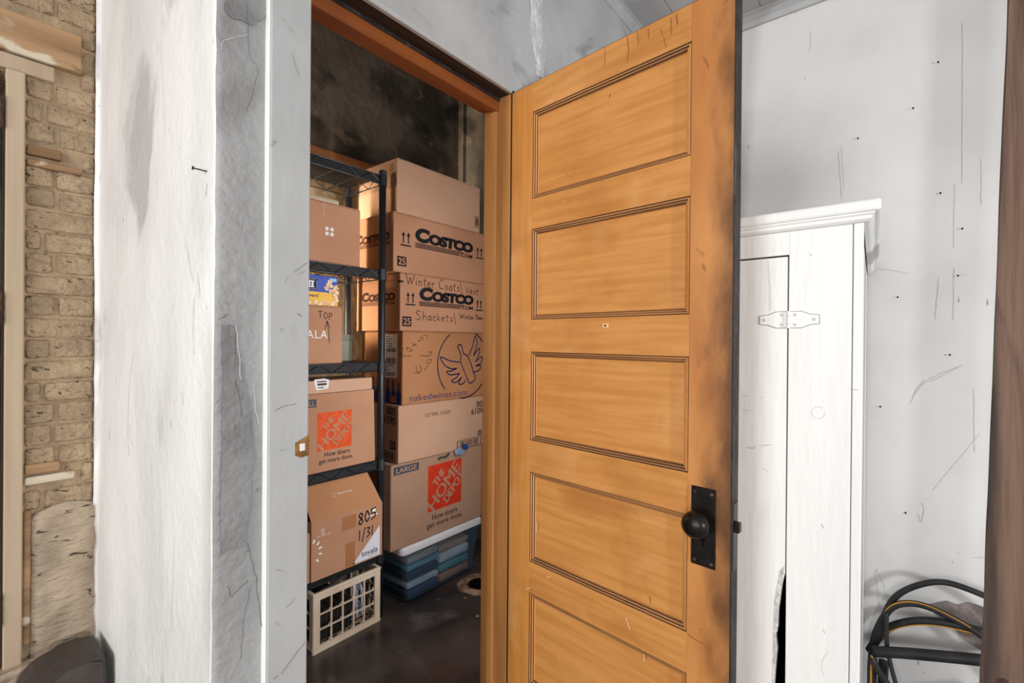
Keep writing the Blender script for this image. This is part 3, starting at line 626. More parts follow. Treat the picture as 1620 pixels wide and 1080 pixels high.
for zt in SH:
    s_ = MB(); zl = zt - 0.044
    for (y,) in ((YR,), (RY1,)):
        s_.tube([(RX0, y, zt - .003), (RX1, y, zt - .003)], 0.003, 6); s_.tube([(RX0, y, zl), (RX1, y, zl)], 0.003, 6)
    for x in (RX0, RX1):
        s_.tube([(x, YR, zt - .003), (x, RY1, zt - .003)], 0.003, 6); s_.tube([(x, YR, zl), (x, RY1, zl)], 0.003, 6)
    sf = s_.build('shelf', rack_black, RK)
    zg = MB(); n = 14
    for k in range(n):
        xa, xb = RX0 + (RX1 - RX0) * k / n, RX0 + (RX1 - RX0) * (k + 1) / n; za, zb_ = (zt - .003, zl) if k % 2 else (zl, zt - .003)
        for y in (YR, RY1): zg.tube([(xa, y, za), (xb, y, zb_)], 0.0022, 6)
    for k in range(5):
        ya, yb = YR + (RY1 - YR) * k / 5, YR + (RY1 - YR) * (k + 1) / 5; za, zb_ = (zt - .003, zl) if k % 2 else (zl, zt - .003)
        zg.tube([(RX1, ya, za), (RX1, yb, zb_)], 0.0022, 6)
    zg.build('truss_wire', rack_black, sf)
    dk = MB()
    for k in range(1, 24): y = YR + (RY1 - YR) * k / 24; dk.tube([(RX0, y, zt - .0045), (RX1, y, zt - .0045)], 0.0012, 5)
    for x in (-0.45, -0.2, -0.02, 0.1): dk.tube([(x, YR, zl + .012), (x, RY1, zl + .012)], 0.0025, 6)
    dk.build('deck_wire', rack_black, sf)
    MB().box(RX0 + .01, YR + .004, zt - .006, RX1 - .005, RY1 - .004, zt - .0005).box(RX0, YR + .0035, zl, RX1 - .017, YR + .0055, zt - .004).build('liner_and_rail_shade', liner_black, sf)  # liner sheet, plus a front strip standing for the dark behind the truss

# ------------------------------------------------------------------ boxes
def carton(label, x, y, z, wx, dy, hz, m, rz=0.0, group='cardboard boxes in the closet', flap=True, name='cardboard_box', bev=0.004):
    """Empty at front-left bottom corner; body is a walled carton with a seam between its two top flaps"""
    t = thing(name, label, 'box', (x, y, z), rz, group)
    b = MB(); b.box(0, 0, 0, wx, dy, hz - (0.004 if flap else 0), bev, 2)
    bmesh.ops.subdivide_edges(b.bm, edges=[e for e in b.bm.edges if e.calc_length() > 0.1], cuts=2, use_grid_fill=True)
    b.rough(0.0004, 7, x * 3 + z * 5)
    b.build('body', m, t)
    if flap:
        for (ya, yb) in ((0.0005, dy / 2 - 0.001), (dy / 2 + 0.001, dy - 0.0005)):
            MB().box(0.001, ya, hz - 0.004, wx - 0.001, yb, hz, 0.001).build('top_flap', m, t)
        MB().box(-0.0004, dy / 2 - 0.025, hz - 0.0002, wx + 0.0004, dy / 2 + 0.025, hz + 0.0004).build('tape_strip', tape, t)
    return t
def arrows(t, x, z, w, h, m=ink, face='F'):
    a = []
    for x0 in (0.08, 0.56):
        c_ = (x0 + 0.18) * w
        a += [rect(c_ - .055 * w, .20 * h, c_ + .055 * w, .699 * h), [(c_ - .17 * w, .70 * h), (c_ + .17 * w, .70 * h), (c_, h)]]
    a.append(rect(0, 0, w, .10 * h)); put('arrow_print', poly_mesh(a), m, t, x, z, face)
def boxed_number(t, s, x, z, w, h, m=ink, tm=None, face='F', name='number_print'):
    put(name, poly_mesh([rect(0, 0, w, h)]), m, t, x, z, face, lift=0.0007)
    sx = x + w * .12 if face == 'F' else x - w * .12
    put(name, fit_text(s, w * .76, h * .72, 0.018), tm or cb, t, sx, z + h * .14, face, lift=0.0012)
def costco(t, x, z, w, face='F', m=ink):
    """logo of width w with its lower left corner (foot of the stripes) at x, z"""
    s = 1 if face == 'F' else -1
    k = w / 0.42
    put('logo_letter', fit_text('C', .098 * k, .076 * k, 0.07, 0.10), m, t, x, z + .030 * k, face)
    put('logo_print', fit_text('OSTCO', .338 * k, .060 * k, 0.075, 0.06, 0.92), m, t, x + s * .090 * k, z + .029 * k, face)
    put('stripe_print', poly_mesh([rect(0, .019 * k, .345 * k, .0245 * k), rect(0, .010 * k, .325 * k, .0155 * k), rect(0, .001 * k, .315 * k, .0065 * k)]), m, t, x, z, face)
    put('logo_print', fit_text('.COM', .100 * k, .021 * k, 0.04), m, t, x + s * .322 * k, z - .001 * k, face)
def barcode(t, x, z, w, h, face='F', m=ink, name='barcode'):
    r = random.Random(int(w * 1e4)); p = [rect(0, 0, w, h * .06), rect(0, h * .94, w, h), rect(0, 0, w * .03, h), rect(w * .97, 0, w, h)]; q = w * .12
    while q < w * .88:
        b_ = r.choice((.012, .02, .03)) * w; p.append(rect(q, h * .14, q + b_, h * .86)); q += b_ + r.choice((.012, .02, .028)) * w
    put(name, poly_mesh(p), m, t, x, z, face)

GB = 'boxes in the tall stack right of the rack'
# --- stack right of the rack, bottom to top
YS = 0.95
# clear storage bin with lid and its contents
bn = thing('storage_bin', 'clear blue-tinted plastic storage bin with white lid at the foot of the box stack', 'bin', (0.31, 0.945, 0.0))
bwid, bdep, bh_ = 0.60, 0.43, 0.285
body = MB()
def rr(x0, y0, x1, y1, r, n=5):
    out = []
    for (cx, cy, a) in ((x1 - r, y1 - r, 0), (x0 + r, y1 - r, 90), (x0 + r, y0 + r, 180), (x1 - r, y0 + r, 270)):
        for k in range(n + 1): t = math.radians(a + 90 * k / n); out.append((cx + r * math.cos(t), cy + r * math.sin(t)))
    return out
lev = [(0.0, 0.055), (0.02, 0.048), (0.10, 0.035), (0.20, 0.02), (0.262, 0.012), (0.285, 0.010)]
R_ = [[body.bm.verts.new((x, y, z)) for x, y in rr(i, i * .55, bwid - i, bdep - i * .55, 0.03)] for z, i in lev]
for A, B in zip(R_, R_[1:]):
    n = len(A)
    for k in range(n): body.bm.faces.new((A[k], A[(k + 1) % n], B[(k + 1) % n], B[k]))
body.bm.faces.new(R_[0]); body.build('body', clear, bn, True)
lid = MB(); LR = []
for z, i in ((0.272, 0.0), (0.300, 0.0), (0.309, 0.006), (0.309, 0.022), (0.302, 0.03)): LR.append([lid.bm.verts.new((x, y, z)) for x, y in rr(i, i, bwid - i, bdep - i, 0.03)])
for A, B in zip(LR, LR[1:]):
    n = len(A)
    for k in range(n): lid.bm.faces.new((A[k], A[(k + 1) % n], B[(k + 1) % n], B[k]))
lid.bm.faces.new(LR[-1]); lid.build('lid', lid_white, bn, True)
MB().box(-0.004, 0.16, 0.255, 0.006, 0.27, 0.30, 0.003).build('latch', lid_white, bn)
MB().box(bwid - 0.006, 0.16, 0.255, bwid + 0.004, 0.27, 0.30, 0.003).build('latch', lid_white, bn)
def cloth(i, x0, x1, y0, y1, z0, z1, c, what):
    o = MB(); o.box(x0, y0, z0, x1, y1, z1, 0.008, 2)
    bmesh.ops.subdivide_edges(o.bm, edges=[e for e in o.bm.edges if e.calc_length() > 0.09], cuts=4, use_grid_fill=True); o.rough(0.005, 9, i * 2.2)
    tag(o.build(what, mat('fabric_%d' % i, c, tuple(int(v * .82) for v in c), 14, 7, rough=0.9, bump=0.5, bscale=40, stretch=(.3, .3, 2)), None, True), CL[i], 'folded cloth' if what == 'folded_cloth' else 'magazine', 'folded things inside the clear bin')
CL = ['dark navy folded cloth at the bottom of the clear bin', 'pale folded cloth second from the bottom of the clear bin, left pile', 'black folded cloth in the middle of the left pile in the clear bin', 'sea-green folded cloth high in the left pile of the clear bin', 'grey folded cloth topmost of the left pile in the clear bin',
      'rust-red folded cloth low in the right pile of the clear bin', 'teal folded cloth in the middle of the right pile of the clear bin', 'silver-grey folded cloth high in the right pile of the clear bin', 'peach folded cloth topmost of the right pile in the clear bin']
zz = 0.008
for i, (h_, c_) in enumerate(((.045, (60, 70, 104)), (.038, (206, 212, 216)), (.05, (44, 52, 68)), (.035, (120, 172, 186)), (.045, (196, 186, 174)))):
    cloth(i, 0.385, 0.60, 0.995, 1.32, zz, zz + h_ - .008, c_, 'folded_cloth'); zz += h_ + .003
zz = 0.008
for i, (h_, c_) in enumerate(((.05, (186, 136, 110)), (.05, (104, 164, 174)), (.06, (220, 220, 222)), (.04, (226, 178, 150)))):
    cloth(i + 5, 0.610, 0.84, 0.995, 1.32, zz, zz + h_ - .010, c_, 'folded_cloth'); zz += h_ + .003

def depot(t, x, z, w, m, tm, scale=1.0):
    """square logo with diagonal lettering"""
    put('logo_square', poly_mesh([rect(0, 0, w, w)]), m, t, x, z, lift=0.0007)
    c45 = math.radians(45)
    for s, du, dv_, tw, th in (('THE', -0.185, 0.200, 0.40, 0.165), ('HOME', -0.60, -0.125, 1.14, 0.275), ('DEPOT', -0.26, -0.355, 0.74, 0.195)):
        # (du, dv) in the text's own rotated frame from the square's centre
        cx = w / 2 + (du * math.cos(c45) - dv_ * math.sin(c45)) * w; cz = w / 2 + (du * math.sin(c45) + dv_ * math.cos(c45)) * w
        for sh_, lf_ in ((-0.010, 0.0013), (0.010, 0.0016)):   # struck twice, a hair apart, for the heavy letters
            put('logo_print', fit_text(s, tw * w, th * w, 0.0, 0.0, 0.98), tm, t, x + cx + sh_ * w * 0.7, z + cz + sh_ * w * 0.7, lift=lf_, rot=c45)
# Large moving box
hl = carton('pale large moving box with red-orange square logo on the plastic bin', 0.247, 0.955, 0.311, 0.66, 0.42, 0.431, cb_grey, 0, GB, bev=0.006)
x0, z0 = 0.247, 0.311
put('size_panel', poly_mesh([rect(0, 0, .160, .040)]), ink_grey, hl, .262 - x0, .690 - z0, lift=0.0007)
put('size_print', fit_text('LARGE', .130, .026, 0.02), cb_grey, hl, .277 - x0, .697 - z0, lift=0.0013)
depot(hl, .486 - x0, .446 - z0, .247, red_or, cb_grey)
put('slogan_print', fit_text('How doers', .186, .030, 0.006), ink, hl, .516 - x0, .396 - z0)
put('slogan_print', fit_text('get more done.', .262, .036, 0.006), ink, hl, .480 - x0, .350 - z0)
# box with numbers
nb = carton('tan carton printed 000 and 61090, below the wine box', 0.287, 0.952, 0.744, 0.63, 0.38, 0.292, cb_pale, 0, GB)
x0, z0 = 0.287, 0.744
put('number_print', fit_text('000', .078, .036, 0.012), ink, nb, .850 - x0, .971 - z0)
put('number_print', fit_text('61090', .125, .036, 0.012), ink, nb, .808 - x0, .931 - z0)
put('stamp_print', fit_text('LOT 0930  12:25:09', .18, .018, 0.0), ink_soft, nb, .460 - x0, .960 - z0)
barcode(nb, .695 - x0, .749 - z0, .20, .046); boxed_number(nb, '50', .866 - x0, .802 - z0, .032, .030, ink, cb_pale)
put('number_print', fit_text('000', .075, .040, 0.012), ink, nb, 0.100, .985 - z0, 'L')
put('number_print', fit_text('61090', .125, .042, 0.012), ink, nb, 0.147, .937 - z0, 'L')
boxed_number(nb, '50', 0.069, .812 - z0, .046, .040, ink, cb_pale, 'L'); barcode(nb, 0.15, .753 - z0, .126, .046, 'L')
# wine box
wb = carton('brown wine carton with winged bottle drawing in the stack', 0.308, 0.950, 1.037, 0.61, 0.36, 0.376, cb_brown, 0, GB, bev=0.006)
x0, z0 = 0.308, 1.037
put('brand_print', fit_text('nakedwines.com', .412, .034, -0.006), ink_navy, wb, .356 - x0, 1.052 - z0)
arc = []
cx_, cz_, ra = .742, 1.235, .200
def arcpts(a0_, a1_, n=10): return [(cx_ + ra * math.cos(math.radians(a0_ + (a1_ - a0_) * k / n)), cz_ + ra * 0.985 * math.sin(math.radians(a0_ + (a1_ - a0_) * k / n))) for k in range(n + 1)]
draw = [arcpts(124, 223), arcpts(263, 320), arcpts(40, 62)]
draw = [[(x, min(z, 1.404)) for x, z in l] for l in draw]
S_ = 170 / 1412
def nw(px, py):     # drawing coordinates taken on the carton's front, spread evenly over it
    return (0.542 + (px - 765) * (0.897 - 0.542) / 585.0, 1.402 - (py - 70) * (1.402 - 1.040) / 845.0)
draw += [[nw(1010, 230), nw(1035, 205), nw(1065, 225)], [nw(1010, 230), nw(1055, 350), nw(1050, 430), nw(1110, 590), nw(1170, 735)], [nw(1065, 225), nw(1090, 325), nw(1140, 360), nw(1190, 470), nw(1225, 580), nw(1255, 675)],
         [nw(1170, 735), nw(1215, 720), nw(1255, 675)],
         [nw(1035, 440), nw(920, 420), nw(800, 365), nw(850, 470), nw(930, 520), nw(1000, 520)], [nw(1000, 520), nw(930, 550), nw(875, 555), nw(920, 600), nw(1035, 590)], [nw(1035, 590), nw(1000, 640), nw(935, 680), nw(990, 705), nw(1070, 640)], [nw(1070, 640), nw(1030, 700), nw(1040, 735), nw(1090, 725), nw(1120, 680)],
         [nw(1160, 350), nw(1210, 230), nw(1245, 85), nw(1270, 200), nw(1225, 360)], [nw(1225, 360), nw(1300, 260), nw(1305, 330), nw(1255, 440)], [nw(1255, 440), nw(1345, 375), nw(1330, 460), nw(1260, 500)], [nw(1260, 500), nw(1330, 500), nw(1300, 565), nw(1220, 585)]]
put('bottle_drawing', stroke_mesh([[(x - x0, z - z0) for x, z in l] for l in draw[3:]], 0.0068), ink_navy, wb, 0, 0)
for l in draw[:3]: put('circle_drawing', stroke_mesh([[(x - x0, z - z0) for x, z in l]], 0.0068), ink_navy, wb, 0, 0)
scr = [[nw(340, 265), nw(385, 250), nw(350, 300), nw(400, 340), nw(470, 335)], [nw(430, 280), nw(420, 240), nw(480, 270), nw(440, 290)], [nw(470, 190), nw(530, 220)], [nw(520, 190), nw(480, 230)], [nw(530, 150), nw(560, 165), nw(575, 110), nw(600, 150)], [nw(590, 100), nw(635, 90), nw(640, 130)],
       [nw(570, 335), nw(640, 350), nw(690, 330)], [nw(655, 290), nw(690, 310), nw(680, 285)], [nw(640, 400), nw(690, 390), nw(670, 440), nw(630, 430)], [nw(520, 470), nw(540, 540), nw(580, 520), nw(560, 460)], [nw(660, 460), nw(610, 520)], [nw(500, 545), nw(560, 555)]]
for part_ in (scr[:6], scr[6:9], scr[9:]): put('handwriting', stroke_mesh([[(x - x0, z - z0) for x, z in l] for l in part_], 0.0028), ink_soft, wb, 0, 0, lift=0.0011)
sl = put('shipping_label', poly_mesh([rect(0, 0, .106, .222)]), paper, wb, 0.148, 1.175 - z0, 'L')
sl['label'] = 'white shipping label with barcodes'
r3 = random.Random(3); pl_ = []
for k in range(16):
    zz = .208 - k * .0125
    if k in (5, 6, 9, 10, 11): continue
    pl_.append(rect(.008, zz, .02 + r3.random() * .07, zz + .004))
q = .008
while q < .092:
    b_ = r3.choice((.0015, .0025, .004)); pl_.append(rect(q, .130, q + b_, .150)); pl_.append(rect(q, .068, q + b_, .100)); pl_.append(rect(q, .006, q + b_, .018)); q += b_ + r3.choice((.0015, .002, .003))
put('label_print', poly_mesh(pl_), ink_grey, sl, 0.148, 1.175 - z0, 'L', lift=0.0013)
def bottle(xc, w_, h_):
    return [(xc - w_ / 2, 0), (xc + w_ / 2, 0), (xc + w_ / 2, h_ * .45), (xc + w_ * .16, h_ * .68), (xc + w_ * .16, h_), (xc - w_ * .16, h_), (xc - w_ * .16, h_ * .68), (xc - w_ / 2, h_ * .45)]
bt = []
for xc, w_, h_ in ((.012, .03, .12), (.048, .034, .105), (.088, .036, .132), (.13, .034, .122), (.17, .034, .10), (.215, .036, .13), (.26, .034, .12), (.305, .036, .11)): bt.append(bottle(xc, w_, h_))
put('bottle_print', poly_mesh(bt), ink_blue, wb, 0.335, 0.002, 'L')
put('small_panel', poly_mesh([rect(0, 0, .026, .036)]), cb_brown, wb, 0.085, 0.008, 'L', lift=0.0013)
# two branded cartons
for (x0, z0, h, extra, lab) in ((0.290, 1.414, 0.293, True, 'tan carton with COSTCO logo and winter coats handwriting, under its twin'), (0.247, 1.708, 0.297, False, 'tan carton with COSTCO logo and no handwriting, second from the stack top')):
    c_ = carton(lab, x0, 0.950, z0, 0.655, 0.385, h, cb, 0, GB)
    if extra:
        costco(c_, .412 - x0, 1.546 - z0, .398); arrows(c_, .323 - x0, 1.545 - z0, .064, .068); arrows(c_, .835 - x0, 1.544 - z0, .062, .066); boxed_number(c_, '25', .304 - x0, 1.437 - z0, .057, .050)
        for wd_, wx_, ww_, hh_, zz_ in (('Winter', .325, .20, .052, 1.652), ('Coats|', .545, .19, .052, 1.646), ('Vest', .752, .11, .042, 1.640), ('Shackets|', .388, .30, .046, 1.474), ('Winter', .705, .12, .030, 1.492), ('Items', .838, .07, .026, 1.494)):
            put('handwriting', hand(wd_, hh_, ww_, .0036, -.004), ink_soft, c_, wx_ - x0, zz_ - z0)
        MB().box(-0.001, -0.001, 1.657 - z0, 0.018, 0.0, 1.667 - z0).box(-0.001, -0.001, 1.657 - z0, 0.0, 0.018, 1.667 - z0).build('black_tape', ink, c_)
        costco(c_, 0.335, 1.548 - z0, .29, 'L', ink_soft)
    else:
        costco(c_, .382 - x0, 1.846 - z0, .420); arrows(c_, .290 - x0, 1.842 - z0, .066, .074); arrows(c_, .832 - x0, 1.854 - z0, .066, .066); boxed_number(c_, '25', .270 - x0, 1.738 - z0, .057, .049)
        costco(c_, 0.335, 1.846 - z0, .30, 'L', ink_soft)
# plain box on top
tb = carton('plain pale cardboard box with tiny arrows on top of the stack', 0.266, 0.950, 2.006, 0.600, 0.36, 0.268, cb_pale, 0, GB)
arrows(tb, 0.06, 0.215, .034, .034, ink_soft, 'L')
barcode(tb, .556, .030, .034, .062, 'F', ink_soft)
# crumpled wrapper and string pinched between boxes
wr_ = thing('plastic_wrapper', 'crumpled pale blue plastic wrapper poking out above the red-orange logo', 'wrapper', (0.70, 0.945, 0.742))
m_ = MB(); r_ = bmesh.ops.create_icosphere(m_.bm, subdivisions=3, radius=0.03)
for v in m_.bm.verts: v.co = Vector((v.co.x * 1.25, v.co.y * .5 - 0.008, v.co.z * .75 - 0.006)); v.co += noise.noise_vector(v.co * 70) * 0.006
m_.build('crumple', mat('pale_film', (150, 166, 196), (104, 124, 160), 40, rough=0.2), wr_)
m_ = MB(); bmesh.ops.create_icosphere(m_.bm, subdivisions=2, radius=0.017)
for v in m_.bm.verts: v.co += noise.noise_vector(v.co * 60) * 0.005 + Vector((0.052, -0.006, 0.012)); 
m_.build('blue_end', ink_blue, wr_)
gs = MB().tube([(0.55, 0.946, 0.722), (0.575, 0.942, 0.728), (0.60, 0.942, 0.724), (0.63, 0.945, 0.738)], 0.005, 6, 5)
tag(gs.build('green_ribbon', mat('green_ribbon', (44, 84, 74), rough=0.5), None, True), 'short dark green ribbon poking out between two boxes', 'ribbon')

# --- boxes on the rack
GR_ = 'boxes on the wire rack'
YF = 1.008
a_x, a_z = rk(0.086, 1.711)
A_ = carton('tan box with four small white squares on the second shelf', a_x - 0.36, YF, SH[1], 0.36, 0.15, 0.273, cb, 0, GR_)
ox, oz = a_x - 0.36, SH[1]
sq = []
for i in (0, 1):
    for j in (0, 1): sq.append(rect(.0 + i * .0245, j * .0225, .0155 + i * .0245, .0155 + j * .0225))
put('square_print', poly_mesh(sq), white_ink, A_, rk(-.090, 0)[0] - ox, rk(0, 1.831)[1] - oz)
MB().box(0.17, -0.0007, 0.205, 0.176, 0.0, 0.266).build('tape_end', tape, A_)
cr = carton('cream carton with dark slots behind the four squares box', -0.36, 1.165, SH[1], 0.44, 0.05, 0.340, cream_card, 0, GR_)
put('slot_print', poly_mesh([rect(.10, .285, .14, .297), rect(.19, .287, .22, .299), rect(.285, .27, .30, .32)]), ink_soft, cr, 0, 0)
# shelf 3
b_x = rk(-.003, 0)[0]
B_ = carton('tan box with white letters ALA and handwritten TOP on the third shelf', b_x - 0.34, YF, SH[2], 0.34, 0.18, 0.260, cb, 0, GR_)
ox, oz = b_x - 0.34, SH[2]
put('letter_print', fit_text('ALA', .098, .036, 0.004, 0, 1.1), white_ink, B_, rk(-.174, 0)[0] - ox, rk(0, 1.372)[1] - oz)
put('handwriting', hand('TOP', .030, .072, .0028, -.008), ink, B_, rk(-.122, 0)[0] - ox, rk(0, 1.462)[1] - oz)
put('handwriting', stroke_mesh([[(0, 0), (-.004, .05), (-.012, .10)], [(-.012, .10), (-.022, .062)], [(-.012, .10), (.004, .065)]], .0026), ink, B_, rk(-.067, 0)[0] - ox, rk(0, 1.352)[1] - oz)
pc = thing('popcorn_box', 'blue and yellow popcorn carton on top of the ALA box', 'box', (rk(-.026, 0)[0] - 0.26, YF + 0.004, SH[2] + 0.2605), 0, GR_)
ox, oz = pc.location.x, pc.location.z
MB().box(0, 0, 0, 0.26, 0.10, 0.134, 0.002).build('body', blue_card, pc)
pbx = lambda x: rk(x, 0)[0] - ox
yl = [(0, 0.001), (0.259, 0.001), (0.259, 0.052), (0.20, 0.060), (0.10, 0.060), (0, 0.058)]
put('yellow_band', poly_mesh([yl]), yellow_card, pc, 0, 0, lift=0.0005)
put('film_frame', poly_mesh([rect(0, 0, .058, .050)]), ink, pc, pbx(-.181), 0.068, lift=0.0006)
put('film_print', poly_mesh([rect(.006, .006, .052, .044)]), ink_navy, pc, pbx(-.181), 0.068, lift=0.0009)
dots = [rect(.003 + k * .0075, .0455, .006 + k * .0075, .0485) for k in range(7)] + [rect(.003 + k * .0075, .0015, .006 + k * .0075, .0045) for k in range(7)]
put('film_print', poly_mesh(dots + [rect(.054, .005 + k * .008, .0565, .009 + k * .008) for k in range(5)]), white_ink, pc, pbx(-.181), 0.068, lift=0.0012)
put('film_print', poly_mesh([rect(.017, .0152, .026, .0348), rect(.031, .0152, .040, .0348), rect(.013, .010, .044, .015), rect(.013, .035, .044, .040)]), white_ink, pc, pbx(-.181), 0.068, lift=0.0013)
put('brand_print', fit_text("Lovers'", .066, .016, 0.012), ink_navy, pc, pbx(-.182), 0.036, lift=0.0012)
r5 = random.Random(5)
for (x, z, r) in [(-.065, .108, .011), (-.072, .095, .010), (-.058, .090, .009), (-.080, .080, .012), (-.035, .085, .013), (-.045, .070, .012), (-.060, .066, .011), (-.028, .062, .010), (-.040, .048, .013), (-.034, .030, .012), (-.168, .014, .012), (-.150, .010, .010), (-.13, .012, .011), (-.11, .009, .010), (-.09, .013, .011), (-.07, .010, .010), (-.05, .013, .012), (-.180, .022, .010)]:
    pts = [(r * (1 + .22 * math.sin(3 * t + x * 90)) * math.cos(t), r * .9 * (1 + .2 * math.cos(4 * t + z * 90)) * math.sin(t)) for t in [k * 2 * math.pi / 14 for k in range(14)]]
    put('popcorn_print', poly_mesh([pts]), pop_puff, pc, pbx(x), z, lift=0.0011 + r5.random() * .0006)
put('flavour_print', poly_mesh([rect(0, 0, .034, .014)]), mat('pale_blue_ink', (150, 196, 232), rough=0.5), pc, pbx(-.066), .112, lift=0.0009)
pa = carton('cream carton standing behind the popcorn box', -0.30, YF + 0.110, SH[2] + 0.2605, 0.30, 0.06, 0.13, cream_card, 0, GR_)
gy = thing('grey_document_box', 'pale grey-green box deep on the third shelf behind the posts', 'box', (0.02, 1.20, SH[2]), 0, GR_)
MB().box(0, 0, 0, 0.16, 0.09, 0.105, 0.002).build('body', mat('grey_green_card', (150, 150, 136), rough=0.7), gy); MB().box(-0.003, -0.003, 0.105, 0.163, 0.093, 0.135, 0.002).build('lid', mat('grey_green_lid', (132, 132, 120), rough=0.7), gy)
# shelf 4: small moving box with overlapping top band
s_x = 0.196
hs = thing('cardboard_box', 'small moving box with orange square logo on the fourth shelf', 'box', (s_x - 0.42, YF, SH[3] + 0.0), 0, GR_)
ox, oz = s_x - 0.42, SH[3]
b = MB(); b.prism([(0, 0), (0.414, 0), (0.404, 0.350), (0, 0.350)], (0, 0, 0), (1, 0, 0), (0, 0, 1), (0, 0.28, 0)); b.build('body', cb, hs)
MB().box(-0.002, -0.004, 0.352, 0.392, 0.20, 0.410, 0.003).rough(0.001, 9).build('top_flap', cb_pale, hs)
hp = lambda x: rk(x, 0)[0] - ox
hz_ = lambda z: rk(0, z)[1] - oz
put('size_panel', poly_mesh([rect(0, 0, .12, .036)]), ink_grey, hs, hp(-.126) - .12, hz_(1.070), lift=0.0007)
put('size_print', fit_text('SMALL', .084, .024, 0.012), cb, hs, hp(-.126) - .091, hz_(1.076), lift=0.0013)
depot(hs, hp(-.121), hz_(.874), .170, orange, cb)
put('slogan_print', fit_text('How doers', .126, .021, 0.006), ink, hs, hp(-.086), hz_(.844))
put('slogan_print', fit_text('get more done.', .170, .027, 0.006), ink, hs, hp(-.113), hz_(.810))
stk = put('sticker', poly_mesh([[(0, .04), (.012, 0), (.068, .006), (.072, .044), (.05, .052), (.004, .050)]]), paper, hs, hp(-.140), hz_(1.143), y=-0.004, lift=0.0008)
put('sticker_print', poly_mesh([rect(.014, .036, .058, .041), rect(.016, .022, .060, .031), rect(.018, .010, .046, .014)]), ink_soft, stk, hp(-.140), hz_(1.143), y=-0.004, lift=0.0013)
# shelf 5: open meal-kit box
YT = 0.962; kt = (YT + .987) / (0.98 + .987)
tk = lambda x, z: (-1.185 + (x + 1.185) * kt, 1.37 + (z - 1.37) * kt)
tx0, tx1 = tk(-.148, 0)[0], tk(.216, 0)[0]
tv = thing('cardboard_box', 'open tan box with white corner triangle and 805 written on it', 'box', (tx0, YT, SH[4] + 0.001), 0, GR_)
ox, oz = tx0, SH[4] + 0.001
wt, ht, dt = tx1 - tx0, 0.256, 0.27
b = MB(); th = 0.004
b.box(0, 0, 0, wt, th, ht, 0.0012); b.box(0, dt - th, 0, wt, dt, ht, 0.0012); b.box(0, th, 0, th, dt - th, ht, 0.0012); b.box(wt - th, th, 0, wt, dt - th, ht, 0.0012); b.box(th, th, 0, wt - th, dt - th, th)
b.build('body', cb, tv)
fl = MB(); fl.prism([(0.0, 0.0), (wt - 0.002, 0.0), (wt - 0.065, 0.185), (-0.028, 0.185)], (0.0, 0.001, ht), (1, 0, 0), (0, 0.30, 0.955), (0, 0.0035, -0.001)); fp = fl.build('top_flap', cb_brown, tv)
fpn = Vector((0, -0.955, 0.30))
def on_flap(me, m, x, h, lift=0.001):
    T = Matrix(((1, 0, 0, x), (0, .30, fpn.y, .001 + .30 * h + fpn.y * lift), (0, .955, fpn.z, ht + .955 * h + fpn.z * lift), (0, 0, 0, 1)))
    me.transform(T); me.materials.clear(); me.materials.append(m); return link('flap_print', me, fp)
on_flap(fit_text("Hope you're hungry.", .080, .010, 0.006), white_ink, .135, .088)
ring_ = [[(.008 * math.cos(t), .008 * math.sin(t)) for t in [k * math.pi / 5 for k in range(11)]]]
on_flap(stroke_mesh(ring_, .0012), white_ink, .118, .091)
q_ = lambda x, z: (tk(x, 0)[0] - ox, tk(0, z)[1] - oz - 0.011)
X, Z = q_(.082, .504); put('handwriting', hand('805', .052, .100, .0058, .010), ink, tv, X, Z)
X, Z = q_(.083, .430); put('handwriting', hand('1/31', .046, .086, .0052, .006), ink, tv, X, Z)
X, Z = q_(.054, .328); X1, Z1 = q_(.201, .469); tri = put('corner_triangle', poly_mesh([[(0, 0), (X1 - X, 0), (X1 - X, Z1 - Z)]]), mat('pale_lilac_ink', (222, 222, 232), rough=0.6), tv, X, Z, lift=0.0006)
X, Z = q_(.100, .347); put('brand_print', fit_text('tovala', .088, .026, 0.006), ink, tv, X, Z, lift=0.0012)
X, Z = q_(.134, .340); put('brand_print', poly_mesh([rect(0, 0, .052, .0022)]), ink_grey, tv, X, Z, lift=0.0012)
X, Z = q_(-.106, .520); arrows(tv, X, Z, .020, .022, white_ink); put('care_print', fit_text('THIS WAY UP', .068, .007, 0.004), white_ink, tv, X - .022, Z - .012)
X, Z = q_(.13, .528); put('care_print', poly_mesh([rect(0, 0, .06, .005), [(.026, .012), (.044, .012), (.047, .03), (.035, .036), (.023, .03)]]), white_ink, tv, X, Z)
sn = []
for a in (75, 45, 15, -15, -50): 
    c_, s_ = math.cos(math.radians(a)), math.sin(math.radians(a)); ux, uz = c_ * .034, s_ * .042
    sn.append([(ux - s_ * .004, uz + c_ * .004), (ux + s_ * .004, uz - c_ * .004), (ux + c_ * .016 + s_ * .004, uz + s_ * .016 - c_ * .004), (ux + c_ * .016 - s_ * .004, uz + s_ * .016 + c_ * .004)])
X, Z = q_(-.160, .448); put('sun_print', poly_mesh([[(x + .012, z) for x, z in p] for p in sn]), white_ink, tv, X, Z)
X, Z = q_(-.002, .500); MB().box(X, -0.0006, Z, X + .072, 0, Z + .062).build('tape_strip', tape, tv); MB().box(X + .018, -0.0006, 0.002, X + .066, 0, .115).build('tape_strip', tape, tv)
ob = carton('tan box with black print squeezed in left of the open 805 box', tk(-.150, 0)[0] - 0.20, YT + 0.004, SH[4], 0.198, 0.24, 0.215, cb, 0, GR_)
put('mark_print', poly_mesh([rect(0, .015, .018, .062), rect(0, .085, .014, .11), rect(0, .14, .01, .165), rect(0, .175, .012, .20)]), ink, ob, .165, 0)
